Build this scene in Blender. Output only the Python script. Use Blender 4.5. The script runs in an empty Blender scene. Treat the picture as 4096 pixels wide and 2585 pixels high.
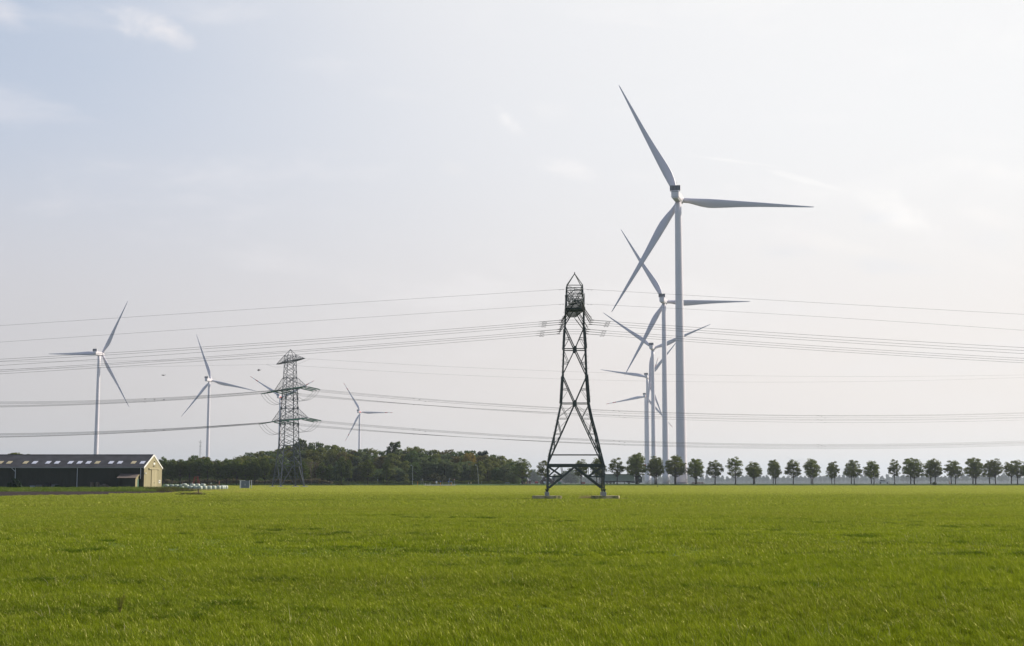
import bpy, math, random
import numpy as np
from mathutils import Vector, Matrix

SC = bpy.context.scene
COL = SC.collection
rad = math.radians
# ---------------------------------------------------------------- camera
F = 4096 * 50 / 36.0
PITCH = math.atan((1934 - 1292.5) / F)   # the horizon sits at row 1934
CH = 1.8
cd = bpy.data.cameras.new('camera'); cam = bpy.data.objects.new('camera', cd); COL.objects.link(cam)
cd.lens = 50; cd.sensor_width = 36; cd.sensor_fit = 'HORIZONTAL'; cd.clip_start = 0.1; cd.clip_end = 30000
cam.location = (0, 0, CH); cam.rotation_euler = (math.pi / 2 + PITCH, 0, 0)
SC.camera = cam
SC.view_settings.view_transform = 'Standard'
SC.view_settings.look = 'None'
SC.view_settings.exposure = 0.42
SC.view_settings.gamma = 1.0
SC.render.engine = 'CYCLES'
SC.cycles.volume_bounces = 0
SC.cycles.transparent_max_bounces = 16

# ---------------------------------------------------------------- sun and sky
SUN_AZ = 64.0      # degrees to the right of the view direction
SUN_EL = 29.0
sv = Vector((math.sin(rad(SUN_AZ)) * math.cos(rad(SUN_EL)), math.cos(rad(SUN_AZ)) * math.cos(rad(SUN_EL)), math.sin(rad(SUN_EL))))
ld = bpy.data.lights.new('sun', 'SUN'); ld.energy = 4.2; ld.angle = rad(0.8); ld.color = (1.0, 0.91, 0.76)
lo = bpy.data.objects.new('sun', ld); COL.objects.link(lo)
lo.rotation_euler = (-sv).to_track_quat('-Z', 'Y').to_euler()

world = bpy.data.worlds.new('World'); SC.world = world; world.use_nodes = True

class NT:
    """tiny node helper"""
    def __init__(self, tree):
        self.t = tree
        for n in list(tree.nodes): tree.nodes.remove(n)
    def n(self, typ, **kw):
        nd = self.t.nodes.new(typ)
        for k, v in kw.items():
            if k == 'inp':
                for a, b in v.items():
                    if isinstance(b, bpy.types.NodeSocket): self.t.links.new(b, nd.inputs[a])
                    else: nd.inputs[a].default_value = b
            else: setattr(nd, k, v)
        return nd
    def l(self, a, b): self.t.links.new(a, b)
    def m(self, op, a, b=None, c=None, clamp=False):
        nd = self.t.nodes.new('ShaderNodeMath'); nd.operation = op; nd.use_clamp = clamp
        for i, v in enumerate((a, b, c)):
            if v is None: continue
            if isinstance(v, bpy.types.NodeSocket): self.t.links.new(v, nd.inputs[i])
            else: nd.inputs[i].default_value = v
        return nd.outputs[0]
    def mix(self, f, a, b, blend='MIX'):
        nd = self.t.nodes.new('ShaderNodeMix'); nd.data_type = 'RGBA'; nd.blend_type = blend
        for s, v in ((0, f), (6, a), (7, b)):
            if isinstance(v, bpy.types.NodeSocket): self.t.links.new(v, nd.inputs[s])
            else: nd.inputs[s].default_value = v if s == 0 else (*v, 1)
        return nd.outputs[2]
    def noise(self, vec, scale, detail=4, rough=0.5, dist=0.0):
        nd = self.n('ShaderNodeTexNoise', inp={'Scale': scale, 'Detail': detail, 'Roughness': rough, 'Distortion': dist})
        if vec is not None: self.l(vec, nd.inputs['Vector'])
        return nd.outputs['Fac']
    def ss(self, x, a, b):
        nd = self.n('ShaderNodeMapRange', interpolation_type='SMOOTHSTEP', inp={'From Min': a, 'From Max': b})
        self.l(x, nd.inputs[0]); return nd.outputs[0]
    def mapv(self, vec, scale=(1, 1, 1), loc=(0, 0, 0), rot=(0, 0, 0)):
        nd = self.n('ShaderNodeMapping', inp={'Scale': scale, 'Location': loc, 'Rotation': rot}); self.l(vec, nd.inputs[0])
        return nd.outputs[0]

W = NT(world.node_tree)
sky = W.n('ShaderNodeTexSky', sky_type='NISHITA', sun_disc=False)
sky.sun_elevation = rad(SUN_EL); sky.sun_rotation = rad(SUN_AZ)
sky.air_density = 1.0; sky.dust_density = 2.0; sky.ozone_density = 1.5
tc = W.n('ShaderNodeTexCoord'); d = tc.outputs['Generated']
dn = W.n('ShaderNodeVectorMath', operation='NORMALIZE'); W.l(d, dn.inputs[0]); d = dn.outputs[0]
sep = W.n('ShaderNodeSeparateXYZ'); W.l(d, sep.inputs[0])
dx, dy, dz = sep.outputs
# tangent-plane coordinates of the sky straight ahead (north): azimuth and elevation slopes
az = W.m('ARCTAN2', dx, dy); el = W.m('ARCSINE', dz)
dot = W.n('ShaderNodeVectorMath', operation='DOT_PRODUCT'); W.l(d, dot.inputs[0]); dot.inputs[1].default_value = sv
sd = dot.outputs['Value']
S0 = 0.10
k = 1.0 / S0
glow = W.ss(sd, 0.12, 0.74)
veil = W.mix(glow, (0.47 * k, 0.49 * k, 0.55 * k), (0.70 * k, 0.70 * k, 0.705 * k))
low = W.ss(el, 0.26, 0.0)
veil = W.mix(W.m('MULTIPLY', low, 0.85), veil, W.mix(W.ss(sd, 0.0, 0.60), (0.465 * k, 0.435 * k, 0.415 * k), (0.68 * k, 0.615 * k, 0.565 * k)))
blue = W.mix(0.5, sky.outputs[0], (0.36 * k, 0.47 * k, 0.64 * k))
# the veil thins out towards the upper left
thin = W.m('MULTIPLY', W.ss(sd, 0.50, 0.16), W.ss(el, 0.12, 0.34), clamp=True)
nz = W.noise(W.mapv(d, (3, 3, 7)), 1.6, 5, 0.55)
thin = W.m('MULTIPLY', thin, W.m('ADD', 0.75, W.m('MULTIPLY', nz, 0.5)), clamp=True)
skyc = W.mix(W.m('MULTIPLY', thin, 0.62), veil, blue)
# away from the sun the veil gives way to the deeper blue of the clear sky behind the camera
skyc = W.mix(W.m('MULTIPLY', W.ss(dy, 0.35, -0.15), 0.85), skyc, W.mix(0.25, sky.outputs[0], (0.30 * k, 0.355 * k, 0.54 * k)))
# broken thin clouds
cn = W.noise(W.mapv(d, (1.0, 1.0, 3.2), (0.3, 0.1, 0.2), (0, 0.12, 0)), 7.0, 7, 0.55, 0.3)
cw = W.m('MULTIPLY', W.ss(cn, 0.50, 0.72), W.ss(el, 0.02, 0.12))
cloudc = W.mix(glow, (0.68 * k, 0.655 * k, 0.67 * k), (0.80 * k, 0.78 * k, 0.76 * k))
skyc = W.mix(W.m('MULTIPLY', cw, 0.26), skyc, cloudc)
# grey undersides low on the right
gn = W.noise(W.mapv(d, (1, 1, 4.5), (2.3, 1.1, 0.7)), 5.0, 5, 0.5)
gw = W.m('MULTIPLY', W.m('MULTIPLY', W.ss(gn, 0.50, 0.70), W.ss(az, 0.08, 0.28)), W.m('MULTIPLY', W.ss(el, 0.04, 0.09), W.ss(el, 0.19, 0.12)))
skyc = W.mix(W.m('MULTIPLY', gw, 0.30), skyc, (0.66 * k, 0.67 * k, 0.70 * k))
def blob(a0, e0, ra, re, tilt, amt, col, ns=30, lo_=0.05, hi_=1.15):
    """one cloud at a fixed compass bearing and elevation"""
    global skyc
    da = W.m('SUBTRACT', az, a0); de = W.m('SUBTRACT', el, e0)
    ct, st = math.cos(tilt), math.sin(tilt)
    u = W.m('ADD', W.m('MULTIPLY', da, ct / ra), W.m('MULTIPLY', de, st / ra))
    v = W.m('ADD', W.m('MULTIPLY', da, -st / re), W.m('MULTIPLY', de, ct / re))
    r = W.m('SQRT', W.m('ADD', W.m('MULTIPLY', u, u), W.m('MULTIPLY', v, v)))
    n_ = W.noise(W.mapv(d, (1, 1, 1.6)), ns * 0.8, 7, 0.62, 0.5)
    val = W.m('ADD', W.m('SUBTRACT', 1.0, r), W.m('MULTIPLY', W.m('SUBTRACT', n_, 0.5), 2.6))
    f = W.m('MULTIPLY', W.ss(val, lo_, hi_), amt * .62)
    skyc = W.mix(f, skyc, tuple(c * k * .84 for c in col))
def ae(x, y):
    u = (x - 2048) / F; v = (1292.5 - y) / F
    Y = math.cos(PITCH) - v * math.sin(PITCH); Z = math.sin(PITCH) + v * math.cos(PITCH)
    return math.atan2(u, Y), math.atan2(Z, math.hypot(u, Y))
for (x, y, rx, ry, tl, am, c) in ((580, 95, 170, 75, -0.10, 1.0, (0.80, 0.78, 0.80)), (690, 140, 120, 60, -0.5, 0.9, (0.82, 0.79, 0.80)), (10, 50, 110, 75, -0.3, 0.8, (0.76, 0.74, 0.77)),
        (2030, 480, 110, 45, -0.7, 0.8, (0.92, 0.90, 0.89)), (2190, 440, 140, 50, -0.2, 0.3, (0.86, 0.84, 0.84)), (2290, 680, 190, 60, -0.2, 0.8, (0.92, 0.89, 0.88)),
        (1820, 680, 110, 50, -0.3, 0.35, (0.80, 0.78, 0.78)), (1430, 1150, 130, 40, -0.4, 0.4, (0.78, 0.75, 0.74)), (1600, 380, 180, 45, -0.1, 0.25, (0.80, 0.79, 0.80)),
        (3620, 880, 220, 80, -0.5, 0.7, (1.0, 0.97, 0.94)), (3500, 870, 120, 40, 0.0, 0.6, (0.74, 0.755, 0.79)), (3350, 980, 300, 45, -0.25, 0.4, (0.90, 0.86, 0.83)),
        (3120, 1010, 150, 45, 0, 0.6, (0.71, 0.72, 0.75)), (3560, 1060, 280, 45, -0.1, 0.6, (0.74, 0.745, 0.77)), (4000, 690, 230, 60, -0.3, 0.4, (0.96, 0.93, 0.90)),
        (3950, 860, 160, 50, -0.3, 0.35, (0.96, 0.92, 0.89)), (3960, 960, 160, 55, -0.2, 0.3, (0.76, 0.77, 0.80)), (4010, 1070, 190, 40, -0.35, 0.3, (0.90, 0.86, 0.83))):
    a0, e0 = ae(x, y)
    blob(a0, e0, rx / F, ry / F, tl, am, c)
for (x, y, rx, ry, tl) in ((2900, 640, 230, 12, -0.16), (3270, 735, 230, 15, -0.30)):   # old contrail
    a0, e0 = ae(x, y); blob(a0, e0, rx / F, ry / F, tl, 0.5, (0.97, 0.95, 0.93), 14, 0.0, 1.0)
bg = W.n('ShaderNodeBackground', inp={'Strength': S0}); W.l(skyc, bg.inputs[0])
wo = W.n('ShaderNodeOutputWorld'); W.l(bg.outputs[0], wo.inputs[0])

# ---------------------------------------------------------------- helpers
def P(x, y, D):
    """pixel of the 4096-wide photograph at depth D (metres north of the camera) -> world point"""
    u = (x - 2048) / F; v = (1292.5 - y) / F
    t = D / (math.cos(PITCH) - v * math.sin(PITCH))
    return Vector((u * t, D, CH + t * (math.sin(PITCH) + v * math.cos(PITCH))))
def G(x, y, z=0.0):
    """pixel -> point on the ground plane z"""
    u = (x - 2048) / F; v = (1292.5 - y) / F
    zz = math.sin(PITCH) + v * math.cos(PITCH); t = (z - CH) / zz
    return Vector((u * t, t * (math.cos(PITCH) - v * math.sin(PITCH)), z))
PROFILE = [(-60, 0), (60, 0), (170, 0), (353, .5), (577, .87), (581, 1.02), (586, 1.60), (599, 1.60), (604, 1.40), (640, 1.45), (900, 1.5), (2000, 1.5), (17500, 1.5)]
def GZ(y):
    for (a, z0), (c, z1) in zip(PROFILE, PROFILE[1:]):
        if y <= c: return z0 + (z1 - z0) * max(0, y - a) / (c - a)
    return 1.5
def GG(x, y):
    """pixel -> point on the gently rising field"""
    g = G(x, y)
    for _ in range(60):
        h = G(x, y, GZ(g.y)); g = g * .6 + h * .4
    g.z = GZ(g.y); return g
def XD(x, D): return P(x, 1925, D).x

def mat(name, col, rough=0.7, metal=0.0, noise=0.0, nscale=2.0, spec=0.3, ncol=None, stretch=(1, 1, 1), bump=0.0, bscale=8.0):
    m = bpy.data.materials.new(name); m.use_nodes = True; T = NT(m.node_tree)
    b = T.n('ShaderNodeBsdfPrincipled', inp={'Roughness': rough, 'Metallic': metal, 'Specular IOR Level': spec})
    o = T.n('ShaderNodeOutputMaterial'); T.l(b.outputs[0], o.inputs[0])
    tcn = T.n('ShaderNodeTexCoord')
    if noise > 0:
        nf = T.noise(T.mapv(tcn.outputs['Object'], stretch), nscale, 5, 0.6)
        c2 = ncol or tuple(c * (1 - noise) for c in col)
        c = T.mix(T.ss(nf, 0.35, 0.65), col, c2)
        T.l(c, b.inputs['Base Color'])
    else: b.inputs['Base Color'].default_value = (*col, 1)
    if bump > 0:
        bn = T.n('ShaderNodeBump', inp={'Strength': bump, 'Distance': 0.05, 'Height': T.noise(tcn.outputs['Object'], bscale, 4, 0.6)})
        T.l(bn.outputs[0], b.inputs['Normal'])
    return m

class MB:
    def __init__(s): s.v = []; s.f = []; s.mi = []; s.cur = 0
    def add(s, vs, fs):
        o = len(s.v); s.v += [tuple(v) for v in vs]; s.f += [tuple(i + o for i in f) for f in fs]; s.mi += [s.cur] * len(fs); return s
    def box(s, x0, x1, y0, y1, z0, z1, c=0.0):
        if c > 0:   # chamfered vertical edges and top
            pts = [(x0 + c, y0), (x1 - c, y0), (x1, y0 + c), (x1, y1 - c), (x1 - c, y1), (x0 + c, y1), (x0, y1 - c), (x0, y0 + c)]
            cx, cy = (x0 + x1) / 2, (y0 + y1) / 2
            kx, ky = 1 - 2 * c / max(x1 - x0, 1e-6), 1 - 2 * c / max(y1 - y0, 1e-6)
            r = [(x, y, z0) for x, y in pts] + [(x, y, z1 - c) for x, y in pts] + [(cx + (x - cx) * kx, cy + (y - cy) * ky, z1) for x, y in pts]
            f = [tuple(range(7, -1, -1)), tuple(range(16, 24))]
            for l in (0, 8):
                for i in range(8): f.append((l + i, l + (i + 1) % 8, l + 8 + (i + 1) % 8, l + 8 + i))
            return s.add(r, f)
        vs = [(x0, y0, z0), (x1, y0, z0), (x1, y1, z0), (x0, y1, z0), (x0, y0, z1), (x1, y0, z1), (x1, y1, z1), (x0, y1, z1)]
        return s.add(vs, [(0, 3, 2, 1), (4, 5, 6, 7), (0, 1, 5, 4), (1, 2, 6, 5), (2, 3, 7, 6), (3, 0, 4, 7)])
    def beam(s, p, q, w, h=None):
        """L-free rectangular bar from p to q"""
        p, q = Vector(p), Vector(q); h = h or w; a = (q - p)
        if a.length < 1e-6: return s
        a.normalize(); up = Vector((0, 0, 1)) if abs(a.z) < 0.9 else Vector((0, 1, 0))
        r = a.cross(up).normalized() * (w / 2); t = r.cross(a).normalized() * (h / 2)
        vs = [p - r - t, p + r - t, p + r + t, p - r + t, q - r - t, q + r - t, q + r + t, q - r + t]
        return s.add(vs, [(0, 1, 2, 3), (7, 6, 5, 4), (0, 4, 5, 1), (1, 5, 6, 2), (2, 6, 7, 3), (3, 7, 4, 0)])
    def angle(s, p, q, w, sx=1, sy=1, t=0.02):
        """steel L-section for near-vertical members"""
        p, q = Vector(p), Vector(q)
        s.beam(p + Vector((sx * w / 2, 0, 0)), q + Vector((sx * w / 2, 0, 0)), w, t)
        s.beam(p + Vector((0, sy * w / 2, 0)), q + Vector((0, sy * w / 2, 0)), t, w); return s
    def tube(s, pts, r, n=6, cap=True):
        pts = [Vector(p) for p in pts]; rs = r if hasattr(r, '__len__') else [r] * len(pts)
        o = len(s.v); prev = None
        for i, p in enumerate(pts):
            a = (pts[min(i + 1, len(pts) - 1)] - pts[max(i - 1, 0)]).normalized()
            up = Vector((0, 0, 1)) if abs(a.z) < 0.9 else Vector((0, 1, 0))
            e1 = a.cross(up).normalized(); e2 = e1.cross(a).normalized()
            for j in range(n):
                th = 2 * math.pi * j / n
                s.v.append(tuple(p + e1 * (math.cos(th) * rs[i]) + e2 * (math.sin(th) * rs[i])))
        for i in range(len(pts) - 1):
            for j in range(n):
                A = o + i * n; s.f.append((A + j, A + (j + 1) % n, A + n + (j + 1) % n, A + n + j)); s.mi.append(s.cur)
        if cap:
            s.f.append(tuple(o + j for j in range(n - 1, -1, -1))); s.mi.append(s.cur)
            e = o + (len(pts) - 1) * n; s.f.append(tuple(e + j for j in range(n))); s.mi.append(s.cur)
        return s
    def lathe(s, prof, n=24, c=(0, 0, 0)):
        o = len(s.v)
        for r, z in prof:
            for j in range(n):
                th = 2 * math.pi * j / n; s.v.append((c[0] + r * math.cos(th), c[1] + r * math.sin(th), c[2] + z))
        for i in range(len(prof) - 1):
            for j in range(n):
                A = o + i * n; s.f.append((A + j, A + (j + 1) % n, A + n + (j + 1) % n, A + n + j)); s.mi.append(s.cur)
        s.f.append(tuple(o + j for j in range(n - 1, -1, -1))); s.mi.append(s.cur)
        e = o + (len(prof) - 1) * n; s.f.append(tuple(e + j for j in range(n))); s.mi.append(s.cur)
        return s
    def prism(s, poly, z0, z1):
        n = len(poly); vs = [(x, y, z0) for x, y in poly] + [(x, y, z1) for x, y in poly]
        return s.add(vs, [tuple(range(n - 1, -1, -1)), tuple(range(n, 2 * n))] + [(i, (i + 1) % n, n + (i + 1) % n, n + i) for i in range(n)])
    def build(s, name, mats, parent=None, smooth=False, loc=None):
        me = bpy.data.meshes.new(name); me.from_pydata(s.v, [], s.f)
        ms = mats if isinstance(mats, (list, tuple)) else [mats]
        for m in ms: me.materials.append(m)
        if len(ms) > 1: me.polygons.foreach_set('material_index', s.mi)
        me.polygons.foreach_set('use_smooth', [smooth] * len(s.f)); me.update()
        o = bpy.data.objects.new(name, me); COL.objects.link(o)
        if parent: o.parent = parent
        if loc is not None: o.location = loc
        return o

def tag(o, label=None, cat=None, group=None, kind=None):
    if label: o['label'] = label
    if cat: o['category'] = cat
    if group: o['group'] = group
    if kind: o['kind'] = kind
    return o
def empty(name, loc, rz=0.0, label=None, cat=None, group=None):
    o = bpy.data.objects.new(name, None); COL.objects.link(o); o.location = loc; o.rotation_euler = (0, 0, rz)
    return tag(o, label, cat, group)
def dup(root, loc, rz=0.0, scale=(1, 1, 1), label=None, cat=None, group=None):
    def rec(o, par):
        c = o.copy(); COL.objects.link(c); c.parent = par
        for ch in list(o.children): rec(ch, c)
        return c
    r = rec(root, None); r.location = loc; r.rotation_euler = (0, 0, rz); r.scale = scale
    return tag(r, label, cat, group)
used = set()
def first_or_dup(key, root, loc, rz=0.0, scale=(1, 1, 1), label=None, cat=None, group=None):
    if key not in used:
        used.add(key); root.location = loc; root.rotation_euler = (0, 0, rz); root.scale = scale
        return tag(root, label, cat, group)
    return dup(root, loc, rz, scale, label, cat, group)
ORD = ['first', 'second', 'third', 'fourth', 'fifth', 'sixth', 'seventh', 'eighth', 'ninth', 'tenth', 'eleventh', 'twelfth', 'thirteenth', 'fourteenth', 'fifteenth', 'sixteenth', 'seventeenth', 'eighteenth', 'nineteenth', 'twentieth', 'twenty-first', 'twenty-second', 'twenty-third', 'twenty-fourth', 'twenty-fifth', 'twenty-sixth', 'twenty-seventh', 'twenty-eighth', 'twenty-ninth', 'thirtieth', 'thirty-first', 'thirty-second', 'thirty-third', 'thirty-fourth']
# ---------------------------------------------------------------- ground
def ground_mat(name, ca, cb, sc1, sc2, rough=0.95, cc=None, bump=0.4):
    m = bpy.data.materials.new(name); m.use_nodes = True; T = NT(m.node_tree)
    g = T.n('ShaderNodeNewGeometry'); p = g.outputs['Position']
    n1 = T.noise(T.mapv(p, (1, 0.35, 1)), sc1, 5, 0.6); n2 = T.noise(p, sc2, 4, 0.6)
    c = T.mix(T.ss(n1, 0.35, 0.65), ca, cb)
    if cc: c = T.mix(T.m('MULTIPLY', T.ss(n2, 0.45, 0.7), 0.6), c, cc)
    b = T.n('ShaderNodeBsdfPrincipled', inp={'Roughness': rough, 'Specular IOR Level': 0.1}); T.l(c, b.inputs['Base Color'])
    bn = T.n('ShaderNodeBump', inp={'Strength': bump, 'Distance': 0.1, 'Height': n2}); T.l(bn.outputs[0], b.inputs['Normal'])
    o = T.n('ShaderNodeOutputMaterial'); T.l(b.outputs[0], o.inputs[0]); return m
M_field = ground_mat('field_ground', (0.085, 0.125, 0.022), (0.11, 0.15, 0.03), 0.05, 1.5, cc=(0.07, 0.10, 0.02))
M_verge = ground_mat('verge_grass', (0.030, 0.070, 0.012), (0.045, 0.085, 0.016), 0.08, 1.0, cc=(0.08, 0.09, 0.035))
M_far = ground_mat('far_fields', (0.055, 0.075, 0.03), (0.08, 0.09, 0.045), 0.004, 0.05)
M_soil = ground_mat('soil', (0.034, 0.022, 0.017), (0.024, 0.016, 0.013), 0.3, 2.5, cc=(0.05, 0.034, 0.026), bump=1.0)
M_asph = ground_mat('asphalt', (0.10, 0.10, 0.105), (0.13, 0.13, 0.13), 0.2, 3.0)
M_brick = ground_mat('brick_paving', (0.17, 0.095, 0.075), (0.20, 0.12, 0.10), 0.3, 4.0)

def sheet(name, poly, z, m, label=None):
    b = MB(); n = len(poly); b.add([(x, y, z + (GZ(y) if z < .5 else 0)) for x, y in poly], [tuple(range(n))])
    o = b.build(name, m); me = o.data
    if me.polygons[0].normal.z < 0: me.flip_normals()
    o['kind'] = 'structure'
    if label: o['label'] = label
    return o
# one continuous ground: field, shallow verge slope, road bank, land behind, out to the horizon
prof = PROFILE
xs = [-8400, -900, -300, -100, 0, 100, 300, 900, 8400]
b = MB(); vs = [(x, y, z) for y, z in prof for x in xs]; fs = []; nx = len(xs)
for i in range(len(prof) - 1):
    b.cur = 0 if i < 3 else (1 if i < 8 else 2)
    b.add([], [])
    for j in range(nx - 1):
        fs.append(((i * nx + j, i * nx + j + 1, (i + 1) * nx + j + 1, (i + 1) * nx + j), b.cur))
b.v = vs; b.f = [f for f, c in fs]; b.mi = [c for f, c in fs]
gr = b.build('ground', [M_field, M_verge, M_far]); gr['kind'] = 'structure'; gr['label'] = 'flat farmland with a low road bank'
sheet('road', [(-700, 588), (900, 588), (900, 596), (-700, 596)], 1.64, M_asph, 'grey asphalt road running along the tree rows')
lm = MB()
for yy in (588.4, 595.4): lm.add([(-700, yy, 1.646), (900, yy, 1.646), (900, yy + .15, 1.646), (-700, yy + .15, 1.646)], [(0, 1, 2, 3)])
for i in range(260):
    x = -690 + i * 6; lm.add([(x, 591.9, 1.646), (x + 3, 591.9, 1.646), (x + 3, 592.05, 1.646), (x, 592.05, 1.646)], [(0, 1, 2, 3)])
mk = lm.build('road_marking', mat('line_paint', (0.75, 0.75, 0.72), 0.7)); mk['kind'] = 'structure'
# bare soil strip and paved track on the left
def gp(lst, z=0): return [tuple(GG(x, y)[:2]) for x, y in lst]
SOIL = gp([(-500, 1991), (0, 1986), (200, 1982.5), (400, 1979), (600, 1975.5), (770, 1972), (770, 1968), (600, 1966.5), (300, 1967), (0, 1967.5), (-500, 1968)])
sheet('soil_strip', SOIL, 0.03, M_soil, 'dark ploughed soil strip in front of the barn')
TRK = gp([(884, 1971.5), (905, 1972), (965, 1969.5), (1010, 1964.5), (1060, 1958.8), (1100, 1957), (1160, 1955.2), (1160, 1954), (1095, 1954.6), (1030, 1957), (960, 1962), (915, 1967)])
sheet('paved_track', TRK, 0.035, M_brick, 'reddish brick paved track beside the bales')
# junction apron running down from the road
AP = [(XD(1700, 583), 583), (XD(1712, 560), 560), (XD(1815, 560), 560), (XD(1800, 572), 572), (XD(1850, 588), 588), (XD(1690, 588), 588)]
bb = MB(); bb.add([(AP[0][0], 580, 1.04), (AP[2][0], 580, 1.04), (XD(1830, 588), 587.9, 1.64), (XD(1690, 588), 587.9, 1.64), (AP[1][0], 556, .90), (AP[2][0], 556, .90)], [(0, 1, 2, 3), (4, 5, 1, 0)])
ap = bb.build('side_road', M_asph); ap['kind'] = 'structure'; ap['label'] = 'side road coming down from the road bank'

def toimg(p):
    v = p - Vector((0, 0, CH)); c, s = math.cos(PITCH), math.sin(PITCH)
    f_ = v.y * c + v.z * s; u_ = -v.y * s + v.z * c; return 2048 + F * v.x / f_, 1292.5 - F * u_ / f_
# ---------------------------------------------------------------- turbines
def white_paint(name, col, rough=0.35):
    m = bpy.data.materials.new(name); m.use_nodes = True; T = NT(m.node_tree)
    t = T.n('ShaderNodeTexCoord'); nf = T.noise(T.mapv(t.outputs['Object'], (0.6, 0.6, 0.05)), 1.0, 5, 0.6)
    c = T.mix(T.m('MULTIPLY', T.ss(nf, 0.45, 0.75), 0.12), col, (0.45, 0.46, 0.44))
    b = T.n('ShaderNodeBsdfPrincipled', inp={'Roughness': rough, 'Specular IOR Level': 0.4}); T.l(c, b.inputs['Base Color'])
    o = T.n('ShaderNodeOutputMaterial'); T.l(b.outputs[0], o.inputs[0]); return m
M_white = white_paint('turbine_paint', (0.74, 0.69, 0.74))
M_blade = white_paint('blade_paint', (0.64, 0.60, 0.67))
M_red = white_paint('marking_red', (0.55, 0.05, 0.05))
M_rad = mat('radiator', (0.035, 0.045, 0.07), 0.5)
M_dark = mat('dark_seam', (0.08, 0.09, 0.10), 0.6)
M_conc = mat('concrete', (0.42, 0.41, 0.38), 0.9, noise=0.3, nscale=0.8, bump=0.3)
R0 = 62.0; HUB = 131.0; YAW = rad(15.5)
def blade_mesh(red):
    n = 40; m = 16; b = MB()
    def interp(t, tab):
        for (a, x), (c, y) in zip(tab, tab[1:]):
            if t <= c:
                s = (t - a) / (c - a); s = s * s * (3 - 2 * s) if False else s
                return x + (y - x) * s
        return tab[-1][1]
    cw = [(0, 1.15), (.03, 1.15), (.06, 1.3), (.10, 1.9), (.15, 2.55), (.20, 2.85), (.25, 2.8), (.32, 2.45), (.45, 1.75), (.6, 1.2), (.75, .85), (.9, .48), (.97, .33), (1, .13)]
    cc = [(0, 1.15), (.05, 1.15), (.12, 1.2), (.2, 1.3), (.3, 1.25), (.45, 1.05), (.6, .85), (.75, .6), (.9, .33), (.97, .22), (1, .10)]
    th = [(0, 1.15), (.04, 1.12), (.1, .85), (.2, .5), (.4, .28), (.7, .14), (1, .02)]
    for i in range(n + 1):
        t = (i / n) ** 0.85; r = 1.4 + t * (R0 - 1.4)
        if red:
            pass
        a, c, h = interp(t, cw), interp(t, cc), interp(t, th); tw = rad(14 * (1 - t) ** 2 + 2) * min(1, t / .15)
        pre = -0.9 * t * t     # loaded blades bow slightly downwind
        for j in range(m):
            q = 2 * math.pi * j / m; x = math.cos(q); y = math.sin(q) * h * (1 if t < .06 else (0.55 + 0.45 * (1 - (x * .5 + .5))) * 1.2)
            x = x * (a + c) / 2 + (a - c) / 2
            b.v.append((x * math.cos(tw) - y * math.sin(tw), x * math.sin(tw) + y * math.cos(tw) + pre, r))
    for i in range(n):
        t = ((i + .5) / n) ** .85
        mi = 1 if red and (0.735 < t < 0.825 or t > 0.905) else 0
        for j in range(m):
            A = i * m; b.f.append((A + j, A + (j + 1) % m, A + m + (j + 1) % m, A + m + j)); b.mi.append(mi)
    b.f.append(tuple(n * m + j for j in range(m))); b.mi.append(1 if red else 0)
    # small serrated trailing-edge end step two thirds out
    o = b.build('blade', [M_blade, M_red], smooth=True)
    return o
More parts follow.
